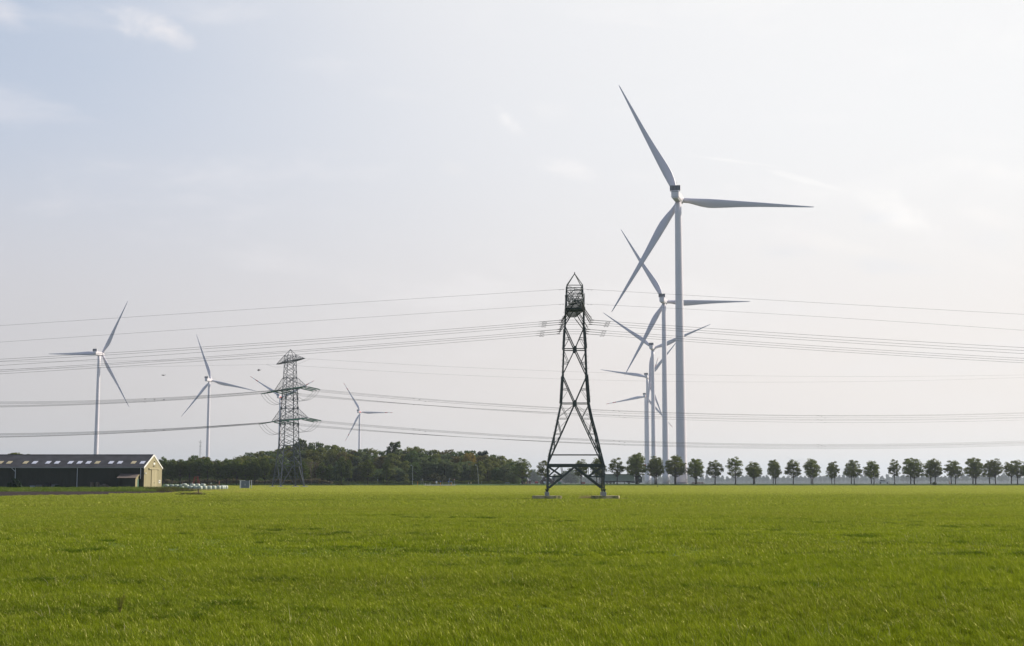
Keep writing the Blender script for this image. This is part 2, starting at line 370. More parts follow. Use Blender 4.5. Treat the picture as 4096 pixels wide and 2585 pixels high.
def make_turbine(red):
    t = empty('wind_turbine', (0, 0, 0))
    b = MB(); pr = [(2.45 - (2.45 - 1.5) * (z / (HUB - 2.2)) ** 1.0, z) for z in np.linspace(0.5, HUB - 2.2, 24)]
    b.lathe(pr, 48); tw = b.build('tower', M_white, t, True)
    if red:
        b = MB(); z0 = 26.0; r = lambda z: 2.45 - .95 * z / (HUB - 2.2) + .012
        b.lathe([(r(z0), z0), (r(z0 + 3), z0 + 3)], 48); b.build('red_band', M_red, tw, True)
    for zf in (0.27, 0.50, 0.74):
        b = MB(); z = HUB * zf; rr = 2.45 - .95 * z / (HUB - 2.2); b.lathe([(rr + .004, z), (rr + .02, z + .03), (rr + .02, z + .12), (rr + .004, z + .15)], 48); b.build('flange_seam', M_white, tw, True)
    b = MB(); b.lathe([(2.9, -0.2), (2.9, 0.5), (2.5, 0.52)], 40); b.build('foundation_ring', M_conc, t)
    b = MB(); b.lathe([(2.50, .52), (2.50, .72)], 40); b.build('base_flange', M_dark, t)
    # tower door on the camera side right
    b = MB(); b.box(1.9, 2.5, -1.35, -0.55, 2.2, 4.6, .05); b.build('door', M_white, tw)
    b = MB()
    for i in range(8): b.box(2.2 + i * .32, 2.2 + (i + 1) * .32, -1.4, -.5, 2.0 - i * .22, 2.1 - i * .22)
    b.build('access_stair', M_dark, t)
    # nacelle: rear towards the camera side (-Y), rotor at +Y
    b = MB(); H = HUB
    ring = [(-1.75, -1.2), (-1.2, -1.95), (1.2, -1.95), (1.75, -1.2), (1.8, 1.5), (1.5, 1.85), (-1.5, 1.85), (-1.8, 1.5)]
    secs = [(-9.0, .86, .1), (-8.6, 1.0, 0), (-1, 1.0, 0), (2.6, .98, 0), (3.5, .85, 0)]
    o = 0
    for y, sc, dz_ in secs:
        for x, z in ring: b.v.append((x * sc, y, H + z * sc + dz_))
    for i in range(len(secs) - 1):
        for j in range(8):
            A = i * 8; b.f.append((A + j, A + 8 + j, A + 8 + (j + 1) % 8, A + (j + 1) % 8)); b.mi.append(0)
    b.f.append(tuple(range(8))); b.mi.append(0); b.f.append(tuple(range(39, 31, -1))); b.mi.append(0)
    nc = b.build('nacelle', M_white, t)
    b = MB(); b.box(-2.35, 2.35, -8.4, -7.7, H + 2.0, H + 4.25, .12); rd = b.build('cooling_radiator', M_rad, nc)
    b = MB()
    for i in range(8): x = -2.3 + i * 4.6 / 7; b.box(x - .035, x + .035, -8.46, -8.41, H + 2.05, H + 4.1)
    b.box(-2.42, -2.36, -8.4, -7.6, H + 1.6, H + 4.2); b.box(2.36, 2.42, -8.4, -7.6, H + 1.6, H + 4.2)
    for x in (-2.0, 2.0): b.box(x - .15, x + .15, -8.2, -7.9, H + 1.4, H + 2.0)
    b.build('radiator_frame', M_white, rd) if False else b.build('radiator_frame', M_white, nc)
    b = MB(); b.tube([(-.4, -8, H + 4.2), (-.4, -8, H + 5.6)], .04, 5); b.build('wind_mast', M_dark, nc); b = MB(); b.tube([(.7, -8, H + 4.2), (.7, -8, H + 6.0)], .04, 5); b.build('wind_mast', M_dark, nc)
    b = MB(); b.box(-1.5, 1.5, -9.03, -8.99, H + 1.15, H + 1.32); b.build('rear_vent', M_dark, nc); b = MB(); b.box(-.9, .9, -9.02, -8.98, H - 1.15, H - 1.08); b.build('rear_vent', M_dark, nc)
    if red:
        b = MB(); b.box(1.815, 1.85, -6.5, 1.8, H - 1.1, H + .9); b.build('red_side_panel', M_red, nc)
    # hub
    b = MB()
    for i, (r, y) in enumerate([(1.2, 3.2), (1.95, 3.6), (2.05, 5.2), (1.9, 6.4), (1.4, 7.4), (.6, 7.9), (.05, 8.0)]):
        for j in range(24): q = 2 * math.pi * j / 24; b.v.append((r * math.cos(q), y, H + r * math.sin(q)))
        if i:
            for j in range(24): A = (i - 1) * 24; b.f.append((A + j, A + 24 + j, A + 24 + (j + 1) % 24, A + (j + 1) % 24)); b.mi.append(0)
    b.f.append(tuple(range(24))); b.mi.append(0)
    b.build('rotor_hub', M_white, t, True)
    bl = blade_mesh(red); bl.parent = t; bl.location = (0, 5.2, H)
    for i in (1, 2):
        c = bl.copy(); COL.objects.link(c); c.parent = t
    return t
turb = {False: make_turbine(False), True: make_turbine(True)}
def place_turbine(hx, hy, phase, red, label, tips=(), R=None, D=None, zb=1.45, group='wind turbines'):
    # distance from the hub height unless given; hub sits 4.2 m in front of the tower axis
    hgt = (1925 - hy)
    if D is None: D = None
    # solve D so that hub pixel height corresponds to HUB+zb
    lo_, hi_ = 200.0, 20000.0
    if D is None:
        for _ in range(60):
            mid = (lo_ + hi_) / 2
            if P(hx, hy, mid).z < HUB + zb: lo_ = mid
            else: hi_ = mid
        D = (lo_ + hi_) / 2
        s = 1.0
    else: s = (P(hx, hy, D).z - zb) / HUB
    h = P(hx, hy, D)
    sxy = s if R is None else R / R0
    base = Vector((h.x - 5.2 * math.sin(YAW) * sxy, h.y - 5.2 * math.cos(YAW) * sxy, zb))
    key = ('t', red)
    if key not in used: used.add(key); t = turb[red]
    else: t = dup(turb[red], (0, 0, 0))
    t.location = base; t.rotation_euler = (0, 0, -YAW); t.scale = (s, s, s)
    i = 0
    for c in t.children:
        if c.name.split('.')[0] == 'blade':
            ang = phase + 120 * i; bs = 1.0
            if i < len(tips):      # seat each blade on the azimuth at which its tip is seen
                best = None; M_ = Matrix.Translation(base) @ Matrix.Rotation(-YAW, 4, 'Z')
                for q_ in range(-60, 61):
                    a_ = rad(ang + q_ * .15)
                    for r_ in (.94, .95, .96, .97, .98, .99, 1, 1.01, 1.02, 1.03, 1.04, 1.05, 1.06, 1.07, 1.08):
                        ix, iy = toimg(M_ @ Vector((math.cos(a_) * R0 * r_, 4.3, HUB + math.sin(a_) * R0 * r_)))
                        e_ = (ix - tips[i][0]) ** 2 + (iy - tips[i][1]) ** 2
                        if best is None or e_ < best[0]: best = (e_, ang + q_ * .15, r_)
                ang, bs = best[1], best[2]
            c.rotation_euler = (0, rad(90 - ang), 0); c.location = (0, 5.2, HUB); c.scale = (1, 1, bs); i += 1
            if R: c.scale = (sxy / s,) * 3
    tag(t, label, 'wind turbine', group); return t
place_turbine(2719, 801, -3.0, False, 'tallest and nearest white wind turbine, rising right of the dark pylon', [(3255, 828), (2475, 340), (2445, 1250)])
place_turbine(2660, 1208, 0.4, False, 'second tallest white wind turbine, just left of the tallest tower', [(3002, 1206), (2483, 917), (2498, 1503)])
place_turbine(2614, 1394, 23.5, False, 'white wind turbine with one blade straight down, third tallest in its row', [(2843, 1297), (2411, 1250), (2588, 1642)])
place_turbine(2592, 1509, 51, False, 'plain white wind turbine fourth tallest in the row, one blade reaching left almost level', [(2713, 1360), (2402, 1479), (2655, 1680)])
place_turbine(2584, 1586, 71, True, 'shortest turbine of the row beside the dark pylon, with red bands on its blades', [(2632, 1431), (2424, 1617), (2691, 1710)])
place_turbine(408, 1417, 60, False, 'white wind turbine rising behind the long barn roof', [(511, 1204), (193, 1416), (517, 1630)])
place_turbine(845, 1522, -12.5, False, 'plain white wind turbine between the barn and the grey lattice pylon', [(1027, 1565), (785, 1338), (725, 1667)])
place_turbine(1127, 1590, 27, True, 'red-banded wind turbine directly behind the grey lattice pylon', [(1257, 1523), (1000, 1505)])
place_turbine(1443, 1649, -1, True, 'red-banded wind turbine standing alone above the middle of the wood', [(1572, 1651), (1375, 1532), (1381, 1765)])
place_turbine(3178, 1849, 22, False, 'small hazy wind turbine behind the roadside trees on the right')
for i, (x, y, ph, r, w) in enumerate([(3276, 1874, 35, 40, 'leftmost'), (3371, 1879, 27, 40, 'second'), (3512, 1876, 40, 42, 'third'), (3590, 1884, 95, 38, 'fourth'), (2893, 1872, 15, 40, 'lone')]):
    lb = 'very faint distant wind turbine, %s from the left of the four beyond the car' % w if i < 4 else 'very faint distant turbine just right of the trees beside the tallest tower'
    place_turbine(x, y, ph, False, lb)
# low pads and gravel by the nearest towers
b = MB(); b.prism([(G(0, 0)[0] * 0 + P(2640, 1925, 640).x, 636), (P(2775, 1925, 640).x, 636), (P(2790, 1925, 646).x, 650), (P(2760, 1925, 660).x, 672), (P(2650, 1925, 660).x, 672)], 1.40, 1.58)
o = b.build('crane_pad', mat('pale_pad', (0.5, 0.49, 0.46), 0.9, noise=.2)); o['kind'] = 'structure'; o['label'] = 'pale hardstanding at the nearest turbine'
def mound(name, x0, x1, y, D, h, m, label, cat):
    X0, X1 = XD(x0, D), XD(x1, D); b = MB(); n = 24; rnd = random.Random(5); rows = []
    for i in range(n + 1):
        t = i / n; x = X0 + (X1 - X0) * t; hh = h * min(1, math.sin(math.pi * t) * 1.9) * (0.85 + .3 * rnd.random())
        rows.append([(x, D - 2.5, -.02), (x, D - 1, hh * .8), (x, D, hh), (x, D + 1.5, hh * .7), (x, D + 3, -.02)])
    vs = [p for r in rows for p in r]; fs = [(i * 5 + j, (i + 1) * 5 + j, (i + 1) * 5 + j + 1, i * 5 + j + 1) for i in range(n) for j in range(4)]
    b.add(vs, fs); o = b.build(name, m, smooth=True, loc=(0, 0, 1.42)); return tag(o, label, cat)
mound('gravel_heap', 2762, 2822, 1930, 645, 1.1, mat('gravel', (0.11, 0.10, 0.10), .95, noise=.4, nscale=2, bump=1), 'low dark gravel heap beside the tallest turbine base', 'gravel heap')
for i, (x0, y0, x1, y1, D) in enumerate([(2589, 1932, 2605, 1916, 640), (2627, 1934, 2644, 1914, 638), (2668, 1934, 2688, 1908, 636)]):
    b = MB(); p, q = P(x0, y0, D), P(x1, y1, D); b.tube([p, q], [.10, .05], 6); b.beam((p.x, p.y, 1.4), (p.x, p.y, p.z + .2), .35); o = b.build('barrier_pole', mat('pole_paint', (.42, .34, .33), .6))
    tag(o, 'thin raised barrier pole at the turbine bases, %s of three' % ('leftmost', 'middle', 'rightmost')[i], 'barrier pole', 'raised poles at the turbine bases')

# ---------------------------------------------------------------- near pylon
M_steel = mat('dark_green_steel', (0.055, 0.068, 0.066), 0.45, 0.25, noise=.3, nscale=1.5, spec=.5)
M_steel2 = mat('grey_steel', (0.12, 0.13, 0.145), 0.5, 0.35, noise=.25, nscale=.8)
M_ins = mat('insulator_dark', (0.02, 0.022, 0.022), 0.5)
M_insg = mat('insulator_green', (0.03, 0.13, 0.08), 0.25, spec=.6)
M_wire = mat('wire', (0.10, 0.105, 0.11), 0.5, 0.3)
M_cslab = mat('slab_concrete', (0.50, 0.40, 0.23), 0.9, noise=.5, nscale=1.2, ncol=(0.13, 0.14, 0.05), bump=.4)
M_cblk = mat('block_concrete', (0.30, 0.30, 0.30), 0.9, noise=.2, nscale=3)
NP = 163.0       # depth of the pylon's centre
pyl = empty('lattice_pylon', (XD(2303, NP), NP, 0), 0, 'near dark green steel lattice pylon on two concrete slabs in the grass field', 'pylon', 'electricity pylons')
cx0 = pyl.location.x
lev = [(1958, 2190, 2418), (1862, 2190, 2419), (1819, 2197, 2408), (1735, 2218, 2388), (1673, 2231, 2371), (1612, 2244, 2358), (1496, 2251, 2349), (1395, 2255, 2345), (1305, 2260, 2338), (1240, 2262, 2338), (1140, 2267, 2331)]
yd = [(1958, 2.0), (1612, 1.25), (1240, 1.05), (1140, 1.0)]
def hd(y):
    for (a, x), (c, w) in zip(yd, yd[1:]):
        if y >= c: return x + (w - x) * (a - y) / (a - c)
    return 1.0
def side(y):
    for (a, l, r), (c, l2, r2) in zip(lev, lev[1:]):
        if y >= c: s = (a - y) / (a - c); return l + (l2 - l) * s, r + (r2 - r) * s
    return lev[-1][1:]
def fp(x, y, back=False):
    """front-face pixel -> local point; the back face is the same steelwork pushed back by the body depth"""
    D = NP - hd(y); p = P(x, y, D) - pyl.location
    if back: p = Vector((p.x, -p.y, p.z))
    return p
bars = []   # (x0,y0,x1,y1,w)
def L(y): return side(y)[0]
def Rr(y): return side(y)[1]
for sgn in (0, 1):
    S = L if sgn == 0 else Rr
    c = 2300.5
    inner = [(2300, 1615), (2273, 1673), (2246, 1735), (2222, 1795), (2196, 1848)]
    if sgn: inner = [(2301, 1615), (2326, 1673), (2356, 1735), (2382, 1795), (2412, 1848)]
    bars += [(*inner[0], *inner[-1], .13)]
    bars += [(c, 1612, S(1500), 1500, .12), (S(1500), 1500, c, 1395, .12), (c, 1395, S(1305), 1305, .12), (S(1305), 1300, c + (-6 if sgn == 0 else 6), 1240, .11)]
    # secondary zigzags in the diamonds
    def dia(y0, y1, yS):   # midpoint ties
        return
    m1 = (c + (S(1500) - c) * .5, 1556); bars += [(*m1, S(1552), 1552, .06), (*m1, S(1557), 1557, .06), (*m1, S(1605), 1605, .06)]
    m2 = (c + (S(1500) - c) * .5, 1450); bars += [(*m2, S(1446), 1446, .06), (*m2, S(1452), 1452, .06), (*m2, S(1400), 1400, .06)]
    m3 = (c + (S(1305) - c) * .55, 1350); bars += [(*m3, S(1350), 1350, .06), (*m3, S(1356), 1356, .05), (*m3, S(1393), 1393, .07)]
    ip = lambda y: inner[0][0] + (inner[-1][0] - inner[0][0]) * (y - 1615) / (1848 - 1615)
    for ya, yb in ((1612, 1673), (1673, 1735), (1735, 1795), (1795, 1848)):
        bars += [(S(ya), ya + 4, ip(yb), yb, .08), (S(yb), yb, ip(yb), yb, .08)]
        bars += [(S(yb), yb - 2, ip(ya + 3), ya + 3, .05)]
for S0_, S1_, y, w in ((L, Rr, 1612, .15), (L, Rr, 1395, .17), (L, Rr, 1819, .13), (L, Rr, 1163, .12), (L, Rr, 1141, .12), (L, Rr, 1236, .15)):
    bars.append((S0_(y), y, S1_(y), y, w))
bars += [(L(1163), 1163, Rr(1236), 1236, .07), (Rr(1163), 1163, L(1236), 1236, .07), (L(1143), 1143, Rr(1163), 1163, .05), (L(1186), 1186, Rr(1186), 1186, .06), (L(1208), 1208, Rr(1208), 1208, .06), (2300, 1163, 2275, 1208, .05), (2300, 1163, 2325, 1208, .05),
         (L(1141), 1143, 2300, 1200, .05), (Rr(1141), 1143, 2300, 1200, .05)]
# lower portal
port = [(2190, 1861, 2419, 1861, .30), (2190, 1866, 2419, 1866, .12), (2300, 1868, 2196, 1953, .17), (2302, 1868, 2412, 1953, .17), (2193, 1866, 2256, 1908, .13), (2196, 1904, 2243, 1863, .11), (2193, 1906, 2252, 1906, .14), (2247, 1864, 2253, 1903, .09),
        (2416, 1866, 2352, 1908, .13), (2412, 1904, 2362, 1863, .11), (2415, 1906, 2353, 1906, .14), (2356, 1864, 2352, 1903, .09)]
for back in (False, True):
    b = MB()
    for x0, y0, x1, y1, w in bars: b.beam(fp(x0, y0, back), fp(x1, y1, back), w, w * .6)
    for x, y in ((2300.5, 1612), (2300.5, 1395)): p = fp(x, y, back); b.box(p.x - .18, p.x + .18, p.y - .06, p.y + .06, p.z - .32, p.z + .32)
    b.build('lattice_face', M_steel, pyl)
    b = MB()
    for x0, y0, x1, y1, w in port: b.beam(fp(x0, y0, back), fp(x1, y1, back), w * .75, w)
    b.build('portal_beam', M_steel, pyl)
    for S in (L, Rr):
        b = MB(); sx = 1 if S is L else -1; sy = -1 if back else 1
        ys = [a[0] for a in lev]
        for ya, yb in zip(ys, ys[1:]):
            w = .15 if ya >= 1612 else .105
            b.angle(fp(S(ya), ya, back), fp(S(yb), yb, back), w, sx, sy, .035)
            b.beam(fp(S(ya), ya, back), fp(S(yb), yb, back), .06)
        for ya, yb in ((1610, 1500), (1393, 1308)):   # reinforcing cover plates
            b.beam(fp(S(ya) + (-2 if sx > 0 else 2), ya, back), fp(S(yb) + (-2 if sx > 0 else 2), yb, back), .11, .08)
        leg = b.build('leg', M_steel, pyl)
        p = fp(S(1958), 1958, back); b = MB()
        b.box(p.x - .19, p.x + .19, p.y - .19, p.y + .19, p.z - .05, p.z + .02)
        b.lathe([(.09, p.z - .32), (.10, p.z - .27), (.16, p.z - .05)], 10, (p.x, p.y, 0)); b.build('foot', M_steel, leg)
        b = MB(); b.box(p.x - .23, p.x + .20, p.y - .2, p.y + .2, .34, p.z - .28, .03); b.build('plinth_block', M_cblk, pyl)
# side faces
b = MB()
for S in (L, Rr):
    ys = [1862, 1819, 1735, 1673, 1612, 1554, 1496, 1445, 1395, 1350, 1305, 1270, 1240, 1190, 1140]
    for i, (ya, yb) in enumerate(zip(ys, ys[1:])):
        b.beam(fp(S(ya), ya, False), fp(S(yb), yb, True), .07); b.beam(fp(S(ya), ya, True), fp(S(yb), yb, False), .07)
        b.beam(fp(S(ya), ya, False), fp(S(ya), ya, True), .08)
    b.beam(fp(S(1958), 1950, False), fp(S(1862), 1866, True), .1); b.beam(fp(S(1958), 1950, True), fp(S(1862), 1866, False), .1)
b.build('side_bracing', M_steel, pyl)
# step bolts
for y in range(1250, 1850, 24):
    p = fp(L(y), y); b = MB(); b.tube([p, p + Vector((-.2, -.03, 0)), p + Vector((-.24, -.03, .06))], .012, 4); b.build('step_bolt', M_steel, pyl)
    p = fp(Rr(y), y + 8 if y < 1560 else y)
    if y < 1600: b = MB(); b.tube([p, p + Vector((.2, -.03, 0)), p + Vector((.24, -.03, .06))], .012, 4); b.build('step_bolt', M_steel, pyl)
# peak
b = MB(); ap_ = P(2298.5, 1095, NP) - pyl.location
for S in (L, Rr):
    for bk in (False, True): b.beam(fp(S(1141), 1141, bk), ap_, .07)
b.box(ap_.x - .05, ap_.x + .05, -.05, .05, ap_.z - .1, ap_.z + .16); b.build('peak', M_steel, pyl)
# main crossarm along the view direction, and the earth-wire arm above it
def zat(y, D): return P(2300, y, D).z
ZA = zat(1237, NP); ZU = zat(1186, NP); ZT = zat(1163, NP)
def arm(name, z, zt, Lh, wb, wt, nseg, bw, zl):
    b = MB()
    for s in (-1, 1):
        def pt(t, sx, top):
            w = wb + (wt - wb) * t; y = s * (.9 + (Lh - .9) * t)
            zz = z if not top else (zt + (z + zl - zt) * t)
            return Vector((sx * (w if not top else min(w, 1.08)), y, zz))
        for i in range(nseg):
            t0, t1 = i / nseg, (i + 1) / nseg
            for sx in (-1, 1):
                b.beam(pt(t0, sx, 0), pt(t1, sx, 0), bw); b.beam(pt(t0, sx, 1), pt(t1, sx, 1), bw * .8)
                b.beam(pt(t0, sx, 1), pt(t1, sx, 0), bw * .6); b.beam(pt(t1, sx, 0), pt(t1, sx, 1), bw * .6)
            b.beam(pt(t1, -1, 0), pt(t1, 1, 0), bw * 1.3, bw); b.beam(pt(t1, -1, 1), pt(t1, 1, 1), bw * .5)
            b.beam(pt((t0 + t1) / 2, -1, 0), pt((t0 + t1) / 2, 1, 0), bw * .7)
            b.beam(pt(t0, -1, 0), pt(t1, 1, 0), bw * .35)
            pass
    return b
z_up = ZU
# arm plan: wide at the body, narrow at the tips
bc = arm('crossarm', ZA, zat(1178, NP), 7.9, 1.12, .44, 5, .075, .15)
for yy in (-.9, 0, .9): bc.beam((-1.12, yy, ZA), (1.12, yy, ZA), .12, .1)
for sx in (-1, 1): bc.beam((sx * 1.12, -.9, ZA), (sx * 1.12, .9, ZA), .1)
bc.build('crossarm', M_steel, pyl)
be = MB(); zl_, zh_ = zat(1189, NP), zat(1160, NP)
for s in (-1, 1):
    for sx in (-1, 1):
        be.beam((sx * .95, s * .9, zl_), (sx * .3, s * 6.6, zl_), .07); be.beam((sx * .95, s * .9, zh_), (sx * .3, s * 6.6, zl_ + .1), .05)
        be.beam((sx * .62, s * 3.4, zl_), (sx * .62, s * 3.4, (zl_ + zh_) / 2), .04)
    be.beam((-.62, s * 3.4, zl_), (.62, s * 3.4, zl_), .06); be.beam((-.3, s * 6.6, zl_), (.3, s * 6.6, zl_), .09); be.beam((-.95, s * .9, zl_), (.62, s * 3.4, zl_), .04)
be.build('earth_wire_arm', M_steel, pyl)
# phases: px rows at the clamp, depth chosen so the heights agree
Zc = P(2300, 1309, NP).z
rows = [1281, 1289.5, 1298, 1318, 1327, 1336]
def depth_for(y, z):
    lo_, hi_ = 100., 260.
    for _ in range(50):
        m_ = (lo_ + hi_) / 2
        if P(2300, y, m_).z < z: lo_ = m_
        else: hi_ = m_
    return m_
ph = [(y, depth_for(y, Zc)) for y in rows]
for y, D in ph:
    yl = D - NP
    for cxp, tx in ((2246 - (y - 1281) * .22, -1), (2369 - (y - 1281) * .42, 1)):
        e = P(cxp, y, D) - pyl.location
        st = Vector((max(-.8, min(.8, tx * .8)) * (1 - abs(yl) / 10.5), yl, ZA - .1))
        b = MB()
        for off in (-.14, .14):
            a = st + Vector((0, off, 0)); q = e + Vector((0, off * .4, .03))
            n = 26
            for i in range(n):
                t = .14 + .74 * i / n; c = a + (q - a) * t; dd = (q - a).normalized() * .02
                b.tube([c - dd, c + dd], .055, 6)
            b.tube([a, q], .02, 5)
        for q0 in (.86,):
            c = st + (e - st) * q0; b.tube([c + Vector((tx * -.1, 0, .22)), c + Vector((tx * .12, 0, .1)), c + Vector((tx * .05, 0, -.15))], .018, 5)
        b.tube([e + Vector((-.22, 0, 0)), e + Vector((.22, 0, 0))], .05, 6)
        b.build('insulator_string', M_ins, pyl)
# slabs
for nm, poly in (('l', [(2131, 1), (2224, 0), (2247, .55), (2240, 4.4), (2150, 5.2), (2128, 3)]), ('r', [(2365, 1.6), (2391, 0), (2474, .8), (2478, 3.4), (2450, 5.2), (2375, 4.6)])):
    b = MB(); pts = [(XD(x, NP - 2.7 + d_) - cx0, -2.7 + d_) for x, d_ in poly]; b.prism(pts, -.1, .41); b.build('foundation_slab', M_cslab, pyl)
# wires of the near line: one continuous object each, sagging to both sides
def quad(p0, p1, p2):
    A = np.array([[p[0] ** 2, p[0], 1] for p in (p0, p1, p2)]); c = np.linalg.solve(A, np.array([p[1] for p in (p0, p1, p2)])); return lambda x: c[0] * x * x + c[1] * x + c[2]
lw = [(1429, 1372), (1437, 1380), (1453, 1392), (1472, 1412), (1478, 1418), (1487, 1428)]
rw = [(1318, 1391), (1329, 1403), (1338, 1415), (1359, 1434), (1368, 1443), (1377, 1452)]
which = ['topmost', 'second', 'third', 'fourth', 'fifth', 'lowest']
for i, (y, D) in enumerate(ph):
    xl = 2246 - (y - 1281) * .22; xr = 2369 - (y - 1281) * .42
    fl = quad((150, lw[i][0]), (1050, lw[i][1]), (xl, y)); fr = quad((xr, y), (2900, rw[i][0]), (4096, rw[i][1]))
    pts = [P(x, fl(x), D) for x in np.linspace(-1500, xl, 56)] + [P(x, fr(x), D) for x in np.linspace(xr, 5400, 50)]
    b = MB(); b.tube(pts, .015, 5)
    for s_, xs_ in ((fl, xl - 68), (fr, xr + 62)):   # dampers
        c = P(xs_, s_(xs_), D); b.tube([c + Vector((-.25, 0, -.13)), c + Vector((-.1, 0, -.13))], .035, 5); b.tube([c + Vector((.1, 0, -.13)), c + Vector((.25, 0, -.13))], .035, 5); b.tube([c, c + Vector((0, 0, -.13))], .02, 4); b.tube([c + Vector((-.25, 0, -.13)), c + Vector((.25, 0, -.13))], .01, 4)
    for s_, xa, xb in ((fl, xl - 90, xl), (fr, xr, xr + 75)):
        b.tube([P(xa, s_(xa), D), P(xb, s_(xb), D)], .028, 5)
    tag(b.build('overhead_wire', M_wire), '%s of the six conductors hung below the near dark pylon\'s crossarm' % which[i], 'power line', 'conductors of the near line')
for i, (y, l0, l1, r1, r2) in enumerate([(1157, 1303, 1228, 1190, 1258), (1216, 1369, 1291, 1245, 1322)]):
    D = NP + (-6.5, 6.8)[i]
    fl = quad((0, l0), (1150, l1), (2262, y)); fr = quad((2338, y), (2900, r1), (4096, r2))
    pts = [P(x, fl(x), D) for x in np.linspace(-1500, 2262, 56)] + [P(x, fr(x), D) for x in np.linspace(2338, 5400, 50)]
    b = MB(); b.tube(pts, .011, 5)
    for s_, xs_ in ((fl, 2240), (fl, 2252), (fr, 2352), (fr, 2366)):
        c = P(xs_, s_(xs_), D); b.tube([c + Vector((-.13, 0, 0)), c + Vector((-.05, 0, -.06)), c + Vector((.05, 0, -.06)), c + Vector((.13, 0, 0))], .014, 4)
    tag(b.build('earth_wire', M_wire), ('upper' if i == 0 else 'lower') + ' thin earth wire through the top of the near dark pylon', 'power line', 'earth wires of the near line')

# ---------------------------------------------------------------- far pylon
FD = 445.0; th = rad(28.5)
fpy = empty('lattice_pylon', (XD(1153, FD), FD, .65), th, 'tall grey lattice pylon with two wide crossarms in front of the wood', 'pylon', 'electricity pylons')
wid = [(0, 7.8), (6, 6.3), (12.9, 4.9), (20.9, 4.3), (30.5, 3.6), (41, 2.7)]
def fw(z):
    for (a, x), (c, w) in zip(wid, wid[1:]):
        if z <= c: return (x + (w - x) * (z - a) / (c - a)) / 2
    return 1.35
zs = [0, 3.2, 6.5, 9.7, 12.9, 15, 17, 19, 20.9, 22.6, 24.4, 26.2, 28.3, 30.5, 32.2, 34, 35.8, 37.6, 39.3, 41.2]
for sx, sy in ((-1, -1), (1, -1), (1, 1), (-1, 1)):
    b = MB()
    for z0, z1 in zip(zs, zs[1:]):
        wl = .26 if z0 < 13 else (.19 if z0 < 30 else .14)
        p, q = Vector((sx * fw(z0), sy * fw(z0), z0)), Vector((sx * fw(z1), sy * fw(z1), z1))
        b.beam(p, q, wl)
    for z in (14.5, 19.5, 21.8, 24.6, 27.4, 33):   # gusset plates
        w_ = fw(z); b.box(sx * w_ - .22, sx * w_ + .22, sy * w_ - .22, sy * w_ + .22, z - .4, z + .4) if z in (19.5, 24.6, 27.4) else None
    b.build('leg', M_steel2, fpy)
b = MB()
for z0, z1 in zip(zs, zs[1:]):
    w0, w1 = fw(z0), fw(z1); wb = .13 if z0 < 13 else .095
    for fx, fy in (((-1, -1), (1, -1)), ((1, -1), (1, 1)), ((1, 1), (-1, 1)), ((-1, 1), (-1, -1))):
        p0 = Vector((fx[0] * w0, fx[1] * w0, z0)); p1 = Vector((fy[0] * w0, fy[1] * w0, z0)); q0 = Vector((fx[0] * w1, fx[1] * w1, z1)); q1 = Vector((fy[0] * w1, fy[1] * w1, z1))
        if z0 == 0:
            mid = (q0 + q1) / 2 + Vector((0, 0, 3.2)); mid.z = 6.3; b.beam(p0, mid, .16); b.beam(p1, mid, .16); continue
        if z0 == 3.2: b.beam(p0, (p0 * .3 + p1 * .7), .0001 + .08); b.beam(q0, q1, .15); continue
        b.beam(p0, q1, wb); b.beam(p1, q0, wb)
        if z0 in (12.9, 20.9, 30.5, 24.4, 34, 39.3): b.beam(p0, p1, .13)
        if z0 >= 13 and z0 < 39: b.beam((p0 + q0) / 2, (p0 + q1) / 2, .04)
b.build('lattice_body', M_steel2, fpy)
def farm(z, zt, Lh, wb, seg):
    b = MB()
    for s in (-1, 1):
        def pt(t, sx, top):
            w = wb * (1 - t) + .25 * t; y = s * (fw(z) + (Lh - fw(z)) * t)
            return Vector((sx * w, y, z + (zt - z) * (1 - t) if top else z))
        for i in range(seg):
            t0, t1 = i / seg, (i + 1) / seg
            for sx in (-1, 1):
                b.beam(pt(t0, sx, 0), pt(t1, sx, 0), .16); b.beam(pt(t0, sx, 1), pt(t1, sx, 1), .11)
                if i < seg - 1: b.beam(pt(t1, sx, 0), pt(t1, sx, 1), .05)
                b.beam(pt(t0, sx, 1), pt(t1, sx, 0), .05)
            b.beam(pt(t1, -1, 0), pt(t1, 1, 0), .12); b.beam(pt(t0, -1, 0), pt(t1, 1, 0), .09); b.beam(pt(t0, 1, 0), pt(t1, -1, 0), .09)
            b.beam(pt((t0 + t1) / 2, -1, 0), pt((t0 + t1) / 2, 1, 0), .10)
    return b
arms = [(20.9, 24.4, 16.2, 2.15), (30.5, 34.0, 14.6, 1.8), (39.2, 41.2, 12.4, 1.4)]
for z, zt, Lh, wb in arms: farm(z, zt, Lh, wb, 6).build('crossarm', M_steel2, fpy)
b = MB()
for sx, sy in ((-1, -1), (1, -1), (1, 1), (-1, 1)): b.beam((sx * 1.35, sy * 1.35, 41.2), (0, 0, 43.0), .1)
b.build('peak', M_steel2, fpy)
for sx, sy in ((-1, -1), (1, -1), (1, 1), (-1, 1)): b = MB(); b.box(sx * 3.75 - .8, sx * 3.9 + .8, sy * 3.9 - .8, sy * 3.9 + .8, -.1, .3, .05); b.build('footing', M_conc, fpy)
Mf = Matrix.Translation(fpy.location) @ Matrix.Rotation(th, 4, 'Z')
ends = {}
